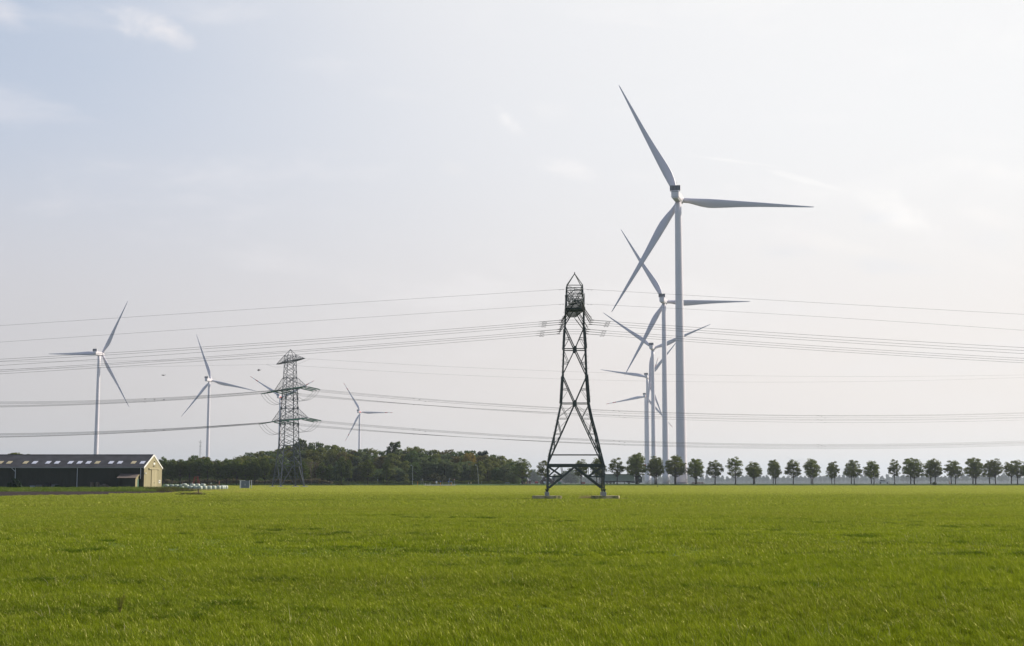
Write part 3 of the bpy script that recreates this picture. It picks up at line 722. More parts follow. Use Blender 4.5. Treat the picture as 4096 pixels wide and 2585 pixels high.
for (z, zt, Lh, wb), nm in zip(arms[:2], ('lower', 'upper')):
    for s in (-1, 1):                     # -1 = nearer arm (shows on the right)
        for kx, fr_ in enumerate((1.0, .74, .46)):
            y = s * (Lh - .3) * fr_ if fr_ < 1 else s * (Lh - .1); w = .25 + (wb - .25) * (1 - fr_)
            e_ = {}
            for tx in (-1, 1):
                st = Vector((tx * w, y, z - .1)); en = st + Vector((tx * 4.3, 0, -.75)); e_[tx] = en
                b = MB()
                for off in (-.22, .22):
                    a, q = st + Vector((0, off, 0)), en + Vector((0, off * .8, 0)); b.tube([a, q], .05, 5)
                    for i in range(17):
                        t = .12 + .8 * i / 16; c = a + (q - a) * t; dd = Vector((.05, 0, 0)); b.tube([c - dd, c + dd], .17, 7)
                b.build('insulator_string', M_insg, fpy)
                ends[(nm, s, kx, tx)] = Mf @ en
            b = MB(); pts = []
            for i in range(17):
                t = i / 16; p = e_[-1] * (1 - t) + e_[1] * t; p = p + Vector((0, 0, -3.4 * (1 - (2 * t - 1) ** 2))); pts.append(p)
            b.tube(pts, .045, 5); b.build('jumper_loop', M_wire, fpy)
# wires of the far line follow its bearing; heights from the sag seen over the wood
dirv = Vector((math.cos(th), math.sin(th), 0))
def along(x, base):
    """depth at which the vertical plane through base along the line meets pixel column x"""
    u = (x - 2048) / F * math.cos(PITCH)
    # X = u*Y (at the horizon row); X = bx + k c, Y = by + k s
    for _ in range(1):
        kk = (u * base.y - base.x) / (dirv.x - u * dirv.y)
    return base.y + kk * dirv.y
tabR = {('upper', -1): [(1652, 1651), (1654, 1654), (1661, 1661)], ('upper', 1): [(1669, 1669), (1672, 1672), (1679, 1680)],
        ('lower', -1): [(1770, 1764), (1773, 1768), (1776, 1771)], ('lower', 1): [(1782, 1773), (1785, 1777), (1788, 1781)]}
tabL = {('upper', 1): [(1607, 1629), (1605, 1626), (1603, 1623)], ('upper', -1): [(1594, 1608), (1597, 1612), (1600, 1616)],
        ('lower', 1): [(1727, 1750), (1726, 1748), (1724, 1746)], ('lower', -1): [(1718, 1735), (1720, 1738), (1722, 1741)]}
nmz = {0: 'outermost', 1: 'middle', 2: 'innermost'}
for (nm, s, kx, tx), e in ends.items():
    x0, y0 = toimg(e)
    if tx == 1: f_ = quad((x0, y0), (2720, tabR[(nm, s)][kx][0]), (4096, tabR[(nm, s)][kx][1])); X = np.linspace(x0, 5000, 60)
    else: f_ = quad((x0, y0), (600, tabL[(nm, s)][kx][0]), (0, tabL[(nm, s)][kx][1])); X = np.linspace(x0, -1000, 34)
    pts = [e] + [P(x, f_(x), along(x, e)) for x in X[1:]]
    b = MB(); b.tube(pts, .036, 5)
    if tx == 1:
        for xx in (1655 + 23 * kx, 2455 + 22 * kx, 3272 + 14 * kx): c = P(xx, f_(xx), along(xx, e)); b.box(c.x - .14, c.x + .14, c.y - .1, c.y + .1, c.z - .16, c.z + .02)
    else:
        for xx in (580 + 38 * kx,): c = P(xx, f_(xx), along(xx, e)); b.box(c.x - .14, c.x + .14, c.y - .1, c.y + .1, c.z - .16, c.z + .02)
    tag(b.build('overhead_wire', M_wire), '%s conductor running %s from the %s arm on the %s side of the grey pylon' % (nmz[kx], 'right' if tx == 1 else 'left', nm, 'near' if s < 0 else 'far'), 'power line', 'conductors of the far line')
for i, (s, r, l) in enumerate([(-1, ((2550, 1495), (4096, 1500)), ((600, 1443), (0, 1447))), (1, ((2550, 1524), (4096, 1510)), ((600, 1467), (0, 1478)))]):
    e = Mf @ Vector((0, s * 12.3, 39.2)); x0, y0 = toimg(e)
    f1 = quad((x0, y0), *r); f2 = quad((x0, y0), *l)
    pts = [P(x, f2(x), along(x, e)) for x in np.linspace(-1000, x0, 34)][:-1] + [e] + [P(x, f1(x), along(x, e)) for x in np.linspace(x0, 5000, 60)][1:]
    b = MB(); b.tube(pts, .02, 5)
    b.tube([P(x0 + (-45 if i else 25), (f2 if i else f1)(x0 + (-45 if i else 25)), along(x0, e)), P(x0 + (-10 if i else 5), y0 + 11, along(x0, e)), Mf @ Vector((0, s * 2, 37.6))], .02, 4)
    tag(b.build('earth_wire', M_wire), 'thin earth wire over the %s end of the grey pylon\'s top arm' % ('near' if s < 0 else 'far'), 'power line', 'earth wires of the far line')
# ---------------------------------------------------------------- barn
BD = 353.0; s16 = F / BD
def bx_(px): return XD(px, BD)
barn = empty('barn', (bx_(575.5), BD, .5), 0, 'long low barn with dark grey roof, dark green front and cream gable', 'barn')
xr = 0.0; xl = bx_(-420) - bx_(575.5); EH = 5.35; RH = 8.28; DEP = 17.9
def cladding(name, col, per=0.33):
    m = bpy.data.materials.new(name); m.use_nodes = True; T = NT(m.node_tree); t = T.n('ShaderNodeTexCoord')
    w = T.n('ShaderNodeTexWave', wave_type='BANDS', bands_direction='X', inp={'Scale': 0.314 / per * 1.0, 'Distortion': 0.0}); T.l(T.mapv(t.outputs['Object'], (1, 1, 1)), w.inputs[0])
    w2 = T.n('ShaderNodeTexWave', wave_type='BANDS', bands_direction='Y', inp={'Scale': 0.314 / per}); T.l(t.outputs['Object'], w2.inputs[0])
    nf = T.noise(T.mapv(t.outputs['Object'], (1, 1, .25)), .8, 5, .6)
    c = T.mix(T.m('MULTIPLY', T.ss(nf, .4, .7), .35), col, tuple(c * .6 for c in col))
    b = T.n('ShaderNodeBsdfPrincipled', inp={'Roughness': .55, 'Specular IOR Level': .3}); T.l(c, b.inputs['Base Color'])
    bn = T.n('ShaderNodeBump', inp={'Strength': .8, 'Distance': .05, 'Height': T.m('ADD', w.outputs['Fac'], w2.outputs['Fac'])}); T.l(bn.outputs[0], b.inputs['Normal'])
    o = T.n('ShaderNodeOutputMaterial'); T.l(b.outputs[0], o.inputs[0]); return m
M_front = cladding('front_cladding', (0.026, 0.027, 0.017))
M_gable = cladding('gable_cladding', (0.29, 0.25, 0.145))
M_gdoor = cladding('door_cladding', (0.36, 0.31, 0.19))
M_roof = mat('fibre_cement_roof', (0.042, 0.044, 0.055), .85, noise=.35, nscale=.4, spec=.15, stretch=(1, 1, 1))
M_trimw = mat('white_trim', (0.72, 0.70, 0.66), .5)
M_sky1 = mat('rooflight_clear', (0.55, 0.57, 0.68), .25, noise=.15, nscale=3)
M_sky2 = mat('rooflight_yellowed', (0.45, 0.38, 0.22), .35, noise=.25, nscale=3)
b = MB(); b.add([(xl, 0, 0), (xr, 0, 0), (xr, 0, EH), (xl, 0, EH)], [(0, 1, 2, 3)]); b.add([(xl, DEP, 0), (xr, DEP, 0), (xr, DEP, EH), (xl, DEP, EH)], [(3, 2, 1, 0)])
b.add([(xl, 0, 0), (xl, DEP, 0), (xl, DEP, EH), (xl, DEP / 2, RH), (xl, 0, EH)], [(4, 3, 2, 1, 0)])
b.build('long_wall', M_front, barn)
b = MB(); b.add([(xr + .003, 0, 0), (xr + .003, DEP, 0), (xr + .003, DEP, EH), (xr + .003, DEP / 2, RH), (xr + .003, 0, EH)], [(0, 1, 2, 3, 4)]); b.build('gable_wall', M_gable, barn)
# corrugated roof, modelled
b = MB(); n = 520; per = 0.25; x0, x1 = xl - .3, xr + .05
nn = int((x1 - x0) / (per / 2)); sl = math.atan2(RH - EH, DEP / 2)
rows = [(-.45, EH - .22), (DEP / 2, RH + .06)]
rows2 = [(DEP / 2, RH + .06), (DEP + .45, EH - .22)]
for rr_ in (rows, rows2):
    vs = []; fs = []
    for i in range(nn + 1):
        x = x0 + (x1 - x0) * i / nn; o_ = .04 if i % 2 else -.02
        for y, z in rr_: vs.append((x, y, z + .12 + o_))
    for i in range(nn): fs.append((2 * i, 2 * i + 2, 2 * i + 3, 2 * i + 1))
    b.add(vs, fs)
roof = b.build('roof', M_roof, barn)
b = MB(); b.tube([(x0, DEP / 2, RH + .2), (x1, DEP / 2, RH + .2)], .14, 8); b.build('ridge_cap', M_roof, roof)
b = MB(); b.box(x0, x1 - .1, -.58, -.44, EH - .28, EH - .1); b.build('gutter', mat('gutter', (.30, .30, .29), .6), barn)
b = MB()
for ya, za, yb, zb in ((-.5, EH - .25, DEP / 2, RH + .12), (DEP + .5, EH - .25, DEP / 2, RH + .12)): b.beam((xr + .07, ya, za), (xr + .07, yb, zb), .12, .40)
b.build('verge_board', M_trimw, barn)
def roofpt(px_, t, lift): # t 0 eave .. 1 ridge
    return Vector((px_, -.45 + t * (DEP / 2 + .45), EH - .1 + t * (RH - EH + .28) + lift))
lights = [(-18, 2), (18, 2), (84, 1.5), (121, 1), (175, 1), (211, 1), (265, 1), (302, 1), (338, 1), (374, 1.5), (429, 1), (465, 1), (520, 1.6), (556, 1)]
for px, kd in lights:
    ta, tb = .27, .47; b = MB(); X0 = bx_(px - 9.5) - bx_(575.5); w_ = 1.12
    for q in range(5):
        xa = X0 + q * w_ / 5; p0, p1 = roofpt(xa, ta, .09), roofpt(xa, tb, .09)
        vs = [p0, p0 + Vector((w_ / 5 * .85, 0, 0)), p1 + Vector((w_ / 5 * .85, 0, 0)), p1]; b.add(vs + [v - Vector((0, 0, .05)) for v in vs], [(0, 1, 2, 3), (0, 4, 5, 1), (1, 5, 6, 2), (2, 6, 7, 3), (3, 7, 4, 0)])
    o = b.build('rooflight', M_sky1 if kd == 1 else M_sky2, roof)
    if kd == 2: o['label'] = 'brown discoloured rooflight'
# lighter weathered stretch of roof at the left
b = MB()
for px, bot, br in ((61, 1.9, True), (309, .35, False), (562.5, 2.4, False)):
    X = bx_(px) - bx_(575.5); b = MB(); b.tube([(X, -.42, EH - .2), (X, -.16, EH - .55), (X, -.16, bot)], .075, 8)
    if br: b.tube([(X - .95, -.35, EH - .25), (X, -.17, EH - 1.15)], .07, 8)
    b.build('drainpipe', mat('pipe_grey', (.60, .60, .66), .4), barn)
# gable features (local y from px: gable runs y 0..DEP for px 575.5..647)
def gy(px):
    # depth on the gable plane X = const
    X = barn.location.x + xr; return X * F / (px - 2048) / math.cos(PITCH) - BD
def gz(py, px): return P(px, py, BD + gy(px)).z - .5
g0, g1 = gy(603), gy(625)
def gbox(pxa, pxb, ya, yb, t0, t1, name, m, par=barn):
    b = MB(); za, zb = gz(yb, (pxa + pxb) / 2), gz(ya, (pxa + pxb) / 2); b.box(xr + t0, xr + t1, gy(pxa), gy(pxb), za, zb); return b.build(name, m, par)
dr = gbox(603.5, 625, 1878, 1955, .05, .16, 'sliding_door', M_gdoor)
gbox(613.6, 614.4, 1879, 1954, .16, .175, 'door_seam', M_gable, dr)
gbox(613.2, 614.0, 1930, 1934, .16, .25, 'door_handle', M_dark, dr)
gbox(592, 634, 1873, 1878.5, .02, .3, 'door_rail', M_gdoor)
wd = gbox(633.5, 640, 1921, 1933, .02, .09, 'window_frame', M_trimw); gbox(635.4, 638.4, 1924, 1930, .09, .1, 'pane', M_dark, wd)
gbox(610, 617, 1852, 1859, .02, .12, 'gable_panel', M_trimw)
gbox(613, 615, 1845, 1847.5, .02, .3, 'lamp', M_dark); gbox(610, 616, 1864, 1866, .02, .2, 'lamp', M_dark)
gbox(577, 579.5, 1891, 1895, .02, .3, 'wall_lamp', M_trimw)
# lean-to
lt = empty('lean_to_shed', (0, 0, .5), 0, 'small dark lean-to shed with mono-pitch corrugated roof against the barn wall', 'shed')
a0, a1, a2 = bx_(487), bx_(503), bx_(555); b = MB(); y0 = BD - 3.2
b.box(a0, a0 + .15, y0, y0 + .15, 0, 2.55); b.box(a1, a2, y0, y0 + .1, 0, 2.6); b.box(a0, a2, BD - .25, BD - .15, 0, 2.9); b.build('board_wall', M_front, lt)
b = MB(); b.add([(a2 + .01, y0, 0), (a2 + .01, BD - .1, 0), (a2 + .01, BD - .1, 3.1), (a2 + .01, y0, 2.6)], [(0, 1, 2, 3)]); b.build('side_wall', M_gable, lt)
b = MB(); b.box(a2 + .03, a2 + .08, BD - 1.3, BD - .4, .1, 2.3); b.build('side_door', mat('green_door', (.10, .22, .17), .5), lt)
b = MB(); nn = 46
vs = []
for i in range(nn + 1):
    x = a0 - .35 + (a2 - a0 + .6) * i / nn
    for y, z in ((y0 - .4, 2.52), (BD - .05, 3.55)): vs.append((x, y, z + .1 + (.03 if i % 2 else -.03)))
b.add(vs, [(2 * i, 2 * i + 2, 2 * i + 3, 2 * i + 1) for i in range(nn)]); b.build('shed_roof', mat('brown_sheet', (.14, .11, .10), .7, noise=.3), lt)
b = MB(); b.beam((a2 + .2, y0 - .4, 2.5), (a2 + .2, BD - .05, 3.5), .06, .3); b.build('verge_board', M_gable, lt)
# odds and ends along the wall
M_wood = mat('old_wood', (.16, .13, .10), .85, noise=.4, nscale=3)
for i, (px, py, w, h, m, lb, nm) in enumerate([(142, 1946, 20, 5, mat('pale_board', (.28, .31, .38), .6), 'bluish sheet lying by the barn wall', 'sheet_stack'), (168, 1944, 24, 8, mat('grey_crate', (.12, .115, .12), .8), 'low grey crate by the barn wall', 'crate'),
        (200, 1940, 22, 12, mat('black_tub', (.02, .02, .025), .5), 'black covered heap by the barn wall', 'tub'), (229, 1943, 24, 9, mat('grey_tub', (.14, .14, .145), .8), 'rounded grey tub by the barn wall', 'tub'),
        (376, 1937, 11, 15, M_wood, 'left wooden box standing by the barn wall', 'wooden_box'), (398, 1937, 10, 15, M_wood, 'right wooden box standing by the barn wall', 'wooden_box')]):
    x0_, x1_ = bx_(px - w / 2), bx_(px + w / 2); b = MB(); b.box(x0_, x1_, BD - 2.2, BD - 1.0, 0, max(.4, CH - .5 - (py - h / 2 - 1934) / s16), .06)
    top = max(.4, CH - .5 - (py - h / 2 - 1934) / s16)
    b.box(x0_ - .05, x1_ + .05, BD - 2.25, BD - .95, top, top + .06); tag(b.build(nm, m, loc=(0, 0, .5)), lb, 'storage box' if 'box' in nm or 'crate' in nm else 'clutter')
rnd = random.Random(3); b = MB()
for i in range(70):
    x = bx_(rnd.gauss(425, 9)); y = BD - 2 + rnd.uniform(-.8, .8); r = rnd.uniform(.12, .28); z = rnd.uniform(0, .75) * max(0, 1 - abs(x - bx_(425)) / 1.9)
    vs = [(x + r * rnd.uniform(.6, 1) * a, y + r * bb_ * rnd.uniform(.6, 1), .55 + z + r * c_ * rnd.uniform(.5, .9)) for a in (-1, 1) for bb_ in (-1, 1) for c_ in (-1, 1)]
    b.add(vs, [(0, 1, 3, 2), (4, 6, 7, 5), (0, 4, 5, 1), (2, 3, 7, 6), (0, 2, 6, 4), (1, 5, 7, 3)])
b.box(bx_(410), bx_(440), BD - 2.6, BD - 1.4, 0, .6, .1)
tag(b.build('rubble_heap', mat('rubble', (.17, .145, .13), .9, noise=.4), loc=(0, 0, .3)), 'heap of rubble against the barn wall left of the lean-to', 'rubble heap')

# ---------------------------------------------------------------- foliage
def leaf_mat(name, ca, cb, trans=0.35, extra=None):
    m = bpy.data.materials.new(name); m.use_nodes = True; T = NT(m.node_tree)
    g = T.n('ShaderNodeNewGeometry'); at = T.n('ShaderNodeAttribute', attribute_name='tone'); oi = T.n('ShaderNodeObjectInfo')
    c = T.mix(at.outputs['Fac'], ca, cb)
    hs = T.n('ShaderNodeHueSaturation', inp={'Hue': T.m('ADD', .485, T.m('MULTIPLY', oi.outputs['Random'], .03)), 'Value': T.m('ADD', .82, T.m('MULTIPLY', oi.outputs['Random'], .36)), 'Color': c})
    c = hs.outputs[0]
    df = T.n('ShaderNodeBsdfDiffuse'); T.l(c, df.inputs[0]); tr = T.n('ShaderNodeBsdfTranslucent'); T.l(T.mix(.5, c, (ca[0] * 1.6, ca[1] * 1.6, ca[2] * .6)), tr.inputs[0])
    gl = T.n('ShaderNodeBsdfGlossy', inp={'Roughness': .55, 'Color': (.3, .3, .28, 1)})
    mx = T.n('ShaderNodeMixShader', inp={0: trans}); T.l(df.outputs[0], mx.inputs[1]); T.l(tr.outputs[0], mx.inputs[2])
    m2 = T.n('ShaderNodeMixShader', inp={0: .04}); T.l(mx.outputs[0], m2.inputs[1]); T.l(gl.outputs[0], m2.inputs[2])
    o = T.n('ShaderNodeOutputMaterial'); T.l(m2.outputs[0], o.inputs[0]); return m
def leaves_mesh(name, centres, radii, per, size, seed, mtl, flat=.8, tonebias=None):
    rng = np.random.default_rng(seed); C = np.repeat(np.asarray(centres, float), per, 0); Rr_ = np.repeat(np.asarray(radii, float), per)
    n = len(C); dvec = rng.normal(size=(n, 3)); dvec /= np.linalg.norm(dvec, axis=1)[:, None]
    rr = Rr_ * rng.uniform(.35, 1, n) ** .6; pos = C + dvec * rr[:, None] * np.array([1, 1, flat])
    nrm = rng.normal(size=(n, 3)) + dvec * .8; nrm /= np.linalg.norm(nrm, axis=1)[:, None]
    a = np.cross(nrm, rng.normal(size=(n, 3))); a /= np.linalg.norm(a, axis=1)[:, None]; b_ = np.cross(nrm, a)
    s = size * rng.uniform(.6, 1.4, n)[:, None]
    v = np.stack([pos - a * s, pos - b_ * s * .6, pos + a * s, pos + b_ * s * .6], 1).reshape(-1, 3)
    me = bpy.data.meshes.new(name); me.vertices.add(len(v)); me.vertices.foreach_set('co', v.astype(np.float32).ravel())
    me.loops.add(4 * n); me.loops.foreach_set('vertex_index', np.arange(4 * n, dtype=np.int32)); me.polygons.add(n)
    me.polygons.foreach_set('loop_start', np.arange(0, 4 * n, 4, dtype=np.int32))
    me.update(calc_edges=True)
    tone = np.repeat(rng.uniform(0, 1, len(radii)), per) * .6 + rng.uniform(0, 1, n) * .4
    at = me.attributes.new('tone', 'FLOAT', 'FACE'); at.data.foreach_set('value', tone.astype(np.float32))
    me.materials.append(mtl); return me
def link(me, name, parent=None):
    o = bpy.data.objects.new(name, me); COL.objects.link(o)
    if parent: o.parent = parent
    return o
M_bark = mat('bark', (.07, .06, .05), .95, noise=.4, nscale=4)
M_leafR = leaf_mat('road_tree_leaves', (.066, .090, .020), (.185, .195, .048), .48)
FP = {'egg': [(0, .70), (.12, .95), (.32, 1.0), (.55, .93), (.78, .74), (1, .40)], 'tall': [(0, .7), (.25, .95), (.5, 1.0), (.75, .9), (1, .5)], 'cone': [(0, 1.0), (.5, .55), (1, .08)]}
def make_tree(name, seed, Ht, hw, stem, mtl, nclump=46, per=62, lsize=.24, shape='egg', clr=.95):
    rnd = random.Random(seed); t = empty(name, (0, 0, 0)); cen = []; rad_ = []; tb = FP[shape]
    def wq(q):
        for (a, x), (c, y) in zip(tb, tb[1:]):
            if q <= c: return x + (y - x) * (q - a) / (c - a)
        return tb[-1][1]
    lob = [(rnd.uniform(0, 6.28), rnd.uniform(.1, .9), rnd.uniform(-.22, .16)) for _ in range(5)]
    i = 0
    while len(cen) < nclump:
        q = rnd.random()
        if rnd.random() > wq(q) ** 1.6: continue
        i += 1; a = i * 2.39996 + rnd.uniform(-.5, .5); bump_ = 1 + sum(h_ * max(0, math.cos(a - a_)) * max(0, 1 - abs(q - q_) * 3) for a_, q_, h_ in lob)
        r = max(0, hw * wq(q) * bump_ - clr * .45) * math.sqrt(rnd.uniform(.12, .95)); cr = clr * rnd.uniform(.65, 1.05)
        z = stem + clr * .4 + q * (Ht - stem - clr * .9)
        cen.append((r * math.cos(a), r * math.sin(a), z)); rad_.append(cr)
    b = MB(); pts = [(0, 0, -.1)]; x = y = 0
    for k_ in range(1, 7): x += rnd.uniform(-.1, .1); y += rnd.uniform(-.1, .1); pts.append((x, y, k_ / 6 * Ht * .8))
    b.tube(pts, [.20 * Ht / 12 * (1 - .8 * i / 6) for i in range(7)], 7)
    for i in range(0, nclump, 2):
        c = cen[i]; zb = max(stem * .75, c[2] - math.hypot(c[0], c[1]) * 1.0 - .5); zb = min(zb, Ht * .7)
        j = min(5, int(zb / (Ht * .8) * 6)); p0 = Vector(pts[j]); p0.z = zb
        mid = (p0 + Vector(c)) / 2 + Vector((0, 0, -.25)); b.tube([p0, mid, c], [.07, .045, .015], 4)
    b.build('trunk', M_bark, t, True)
    o = link(leaves_mesh(name + '_crown', cen, rad_, per, lsize, seed, mtl), 'crown', t)
    return t
road_var = [make_tree('roadside_tree', 100 + i, 12.0, 3.0, 3.3 + (i % 3) * .4, M_leafR, nclump=[104, 88, 112, 84, 98, 92][i], per=48, lsize=.165, clr=[.72, .76, .7, .72, .78, .68][i]) for i in range(6)]
# clusters: crown centre px, crown top px, crown half width px, trunk px (front, back or None)
CL = [(2086, 1830, 33, 2089, None), (2171, 1839, 27, 2173, None), (2324, 1836, 29, 2325, None), (2388, 1825, 32, 2400, 2386), (2468, 1829, 33, 2468, None), (2544, 1809, 40, 2548, 2544),
      (2620, 1823, 36, 2625, 2620), (2699, 1820, 39, 2702, 2700), (2782, 1833, 34, 2782, 2787), (2860, 1839, 33, 2860, None), (2939, 1823, 35, 2941, None), (3014, 1846, 33, 3013, 3018),
      (3097, 1837, 28, 3102, 3093), (3173, 1837, 32, 3173, None), (3246, 1833, 33, 3251, 3244), (3329, 1844, 24, 3338, 3327), (3408, 1837, 34, 3417, 3405), (3491, 1841, 32, 3495, 3486),
      (3573, 1836, 25, 3578, None), (3650, 1830, 42, 3657, 3643), (3732, 1833, 40, 3740, 3723), (3812, 1841, 35, 3822, 3805), (3887, 1829, 38, 3902, 3892), (3972, 1833, 41, 3983, 3959), (4052, 1839, 43, 4070, 4045), (4130, 1834, 42, 4142, 4118), (4216, 1836, 40, 4230, 4203), (4302, 1832, 42, 4317, 4288), (4388, 1838, 38, 4404, 4373)]
rnd = random.Random(11); ki = 0
posw = {}
for i, (cx_, top, hw, fr_, bk) in enumerate(CL):
    for which_, px, D in ((0, fr_, 584.0), (1, bk, 600.5)):
        if px is None: continue
        base = XD(px, D); zb = GZ(D)
        tp = top if which_ == 0 else top + rnd.uniform(0, 6)
        if i in (16,) and which_ == 1: tp += 5
        Ht = P(px, tp, D).z - zb; wpx = hw if bk is None else (hw - abs(fr_ - bk) * .45)
        sw = max(.62, min(1.55, wpx * D / F / 2.6))
        key = ki % 6; ki += 1
        nm_ = ['leftmost roadside tree before the red wagon', 'roadside tree touching the near pylon\'s left leg', 'roadside tree framed in the near pylon\'s portal', 'roadside tree at the near pylon\'s right leg', 'roadside tree before the truck\'s trailer', 'tallest roadside tree, before the truck\'s cab',
               'roadside tree just right of the truck', 'roadside tree between the two biggest towers']
        where = nm_[i] if i < 8 else '%s tree right of the tallest turbine tower' % ORD[i - 8] if i <= 17 else 'slim lone roadside tree just right of the silver car' if i == 18 else '%s tree pair right of the silver car' % ORD[i - 19]
        if bk is not None: where += ', front row' if which_ == 0 else ', back row'
        r = first_or_dup(('rt', key), road_var[key], (base, D + rnd.uniform(-.3, .3), zb), rnd.uniform(0, 6.28), (sw * rnd.uniform(.95, 1.05), sw * rnd.uniform(.95, 1.05), Ht / 12.0), where, 'tree', 'trees lining the road on the right')
# left road trees in front of the wood
LT = [(651, 1828), (688, 1835), (720, 1836), (759, 1832), (795, 1834), (831, 1828), (869, 1838), (907, 1832), (946, 1839), (982, 1843), (1018, 1834), (1058, 1829), (1095, 1842), (1134, 1846), (1173, 1845), (1212, 1846), (1287, 1848), (1318, 1857), (1366, 1827), (1393, 1835), (1471, 1838), (1547, 1841)]
M_leafL = leaf_mat('left_row_leaves', (.058, .088, .018), (.15, .175, .038), .42)
left_var = [make_tree('roadside_tree', 200 + i, 12, 2.9, 2.6 + .3 * i, M_leafL, nclump=100, per=52, lsize=.19, clr=.8) for i in range(3)]
for i, (px, top) in enumerate(LT):
    D = 578 if i < 12 else 585; zb = GZ(D); Ht = P(px, top, D).z - zb; narrow = px in (1318, 1393, 1547)
    if i < 2: lb = '%s row tree just right of the barn gable' % ('left', 'right')[i]
    elif i < 16: lb = '%s dark row tree from the left between barn gable and grey pylon' % ORD[i - 2] if i < 12 else '%s row tree around the grey pylon\'s legs' % ORD[i - 12]
    else: lb = '%s row tree right of the grey pylon, before the wood' % ORD[i - 16]
    sw = (1.0 if not narrow else .62) * rnd.uniform(.95, 1.15)
    first_or_dup(('lt', i % 3), left_var[i % 3], (XD(px, D), D, zb), rnd.uniform(0, 6.28), (sw, sw, Ht / 12.), lb, 'tree', 'trees of the left row')
# bare dead tree
b = MB(); r2 = random.Random(8)
def twig(p, d, ln, r, dep):
    q = p + d * ln; b.tube([p, q], [r, r * .6], 4)
    if dep:
        for _ in range(3): twig(q, (d + Vector((r2.uniform(-.5, .5), r2.uniform(-.5, .5), r2.uniform(0, .35)))).normalized(), ln * .68, r * .55, dep - 1)
twig(Vector((0, 0, 0)), Vector((0, 0, 1)), 3.4, .14, 5)
tag(b.build('dead_tree', mat('dead_bark', (.17, .13, .11), .95), loc=(XD(1245, 585), 585, 1.45)), 'bare dead tree right of the grey pylon in front of the wood', 'tree')
# the wood: individual crowns in layers
wood_m = [leaf_mat('wood_dark', (.052, .084, .034), (.12, .155, .055), .36), leaf_mat('wood_olive', (.092, .115, .034), (.19, .19, .055), .4), leaf_mat('wood_brown', (.090, .080, .032), (.15, .12, .046), .34),
          leaf_mat('wood_grey', (.085, .12, .060), (.16, .19, .09), .34), leaf_mat('wood_yellow', (.20, .15, .03), (.28, .20, .045), .3)]
wood_var = []
for mi_ in range(5):
    for q in range(2 if mi_ < 4 else 1):
        wood_var.append((mi_, make_tree('wood_tree', 300 + mi_ * 10 + q, 14, 4.2, 1.0, wood_m[mi_], nclump=130, per=46, lsize=.27, shape='tall', clr=1.15)))
prof_w = [(600, 1845), (640, 1835), (700, 1842), (750, 1836), (780, 1819), (800, 1815), (830, 1824), (860, 1842), (910, 1838), (960, 1818), (1000, 1806), (1040, 1801), (1080, 1797), (1130, 1786), (1200, 1772), (1235, 1766), (1260, 1763), (1300, 1771), (1350, 1779), (1400, 1796), (1440, 1789), (1480, 1793), (1530, 1800), (1560, 1796), (1600, 1792), (1630, 1784), (1690, 1786), (1720, 1800), (1755, 1796), (1785, 1790), (1815, 1803), (1860, 1799), (1900, 1797), (1950, 1805), (1985, 1818), (2025, 1830), (2060, 1850), (2090, 1885)]
def wtop(x):
    for (a, p_), (c, q_) in zip(prof_w, prof_w[1:]):
        if x <= c: return p_ + (q_ - p_) * (x - a) / (c - a)
    return 1890
rw_ = random.Random(21)
colname = ['dark', 'olive', 'brownish', 'grey-green', 'yellowing']
wcount = {}
def wood_tree(px, top, D, w, mi_=None, kind=None):
    cands = [v for v in wood_var if v[0] == mi_]; mi2, root = rw_.choice(cands); zb = 1.45; Ht = P(px, top, D).z - zb
    reg = 'left of the grey pylon' if px < 1080 else 'behind and right of the grey pylon' if px < 1400 else 'in the middle of the wood' if px < 1750 else 'at the wood\'s right end'
    lay = {0: 'front edge', 1: 'middle', 2: 'back'}[kind]
    wcount[(mi_, kind)] = wcount.get((mi_, kind), 0) + 1
    lab = '%s %s tree from the left %s' % (ORD[wcount[(mi_, kind)] - 1], colname[mi_], ('along the wood\'s front edge', 'in the wood\'s middle layer', 'on the wood\'s skyline')[kind])
    first_or_dup(('w', root.name), root, (XD(px, D), D, zb), rw_.uniform(0, 6.28), (w, w, Ht / 14.), lab, 'tree', 'trees of the wood')
x = 596
while x < 2085:
    wood_tree(x, wtop(x) + rw_.uniform(-2, 5), 690 + rw_.uniform(-12, 12), rw_.uniform(1.15, 1.4), rw_.choice([0, 0, 1, 1, 2]), 2); x += rw_.uniform(30, 42)
x = 610
while x < 2070:
    t_ = wtop(x); wood_tree(x, t_ + (1936 - t_) * rw_.uniform(.10, .20), 655 + rw_.uniform(-8, 8), rw_.uniform(1.0, 1.35), rw_.choice([0, 1, 1, 2, 3]) if x < 1550 else rw_.choice([1, 1, 2, 3, 0]), 1); x += rw_.uniform(32, 46)
x = 600
while x < 2065:
    t_ = wtop(x); f_ = rw_.uniform(.36, .60) if x < 1600 else rw_.uniform(.22, .42)
    wood_tree(x, t_ + (1936 - t_) * f_, 622 + rw_.uniform(-7, 7), rw_.uniform(.75, 1.0), rw_.choice([0, 0, 1, 2, 3]) if x < 1550 else rw_.choice([1, 3, 3, 2, 0]), 0); x += rw_.uniform(28, 44)
wood_tree(1875, 1803, 640, .8, 4, 1)
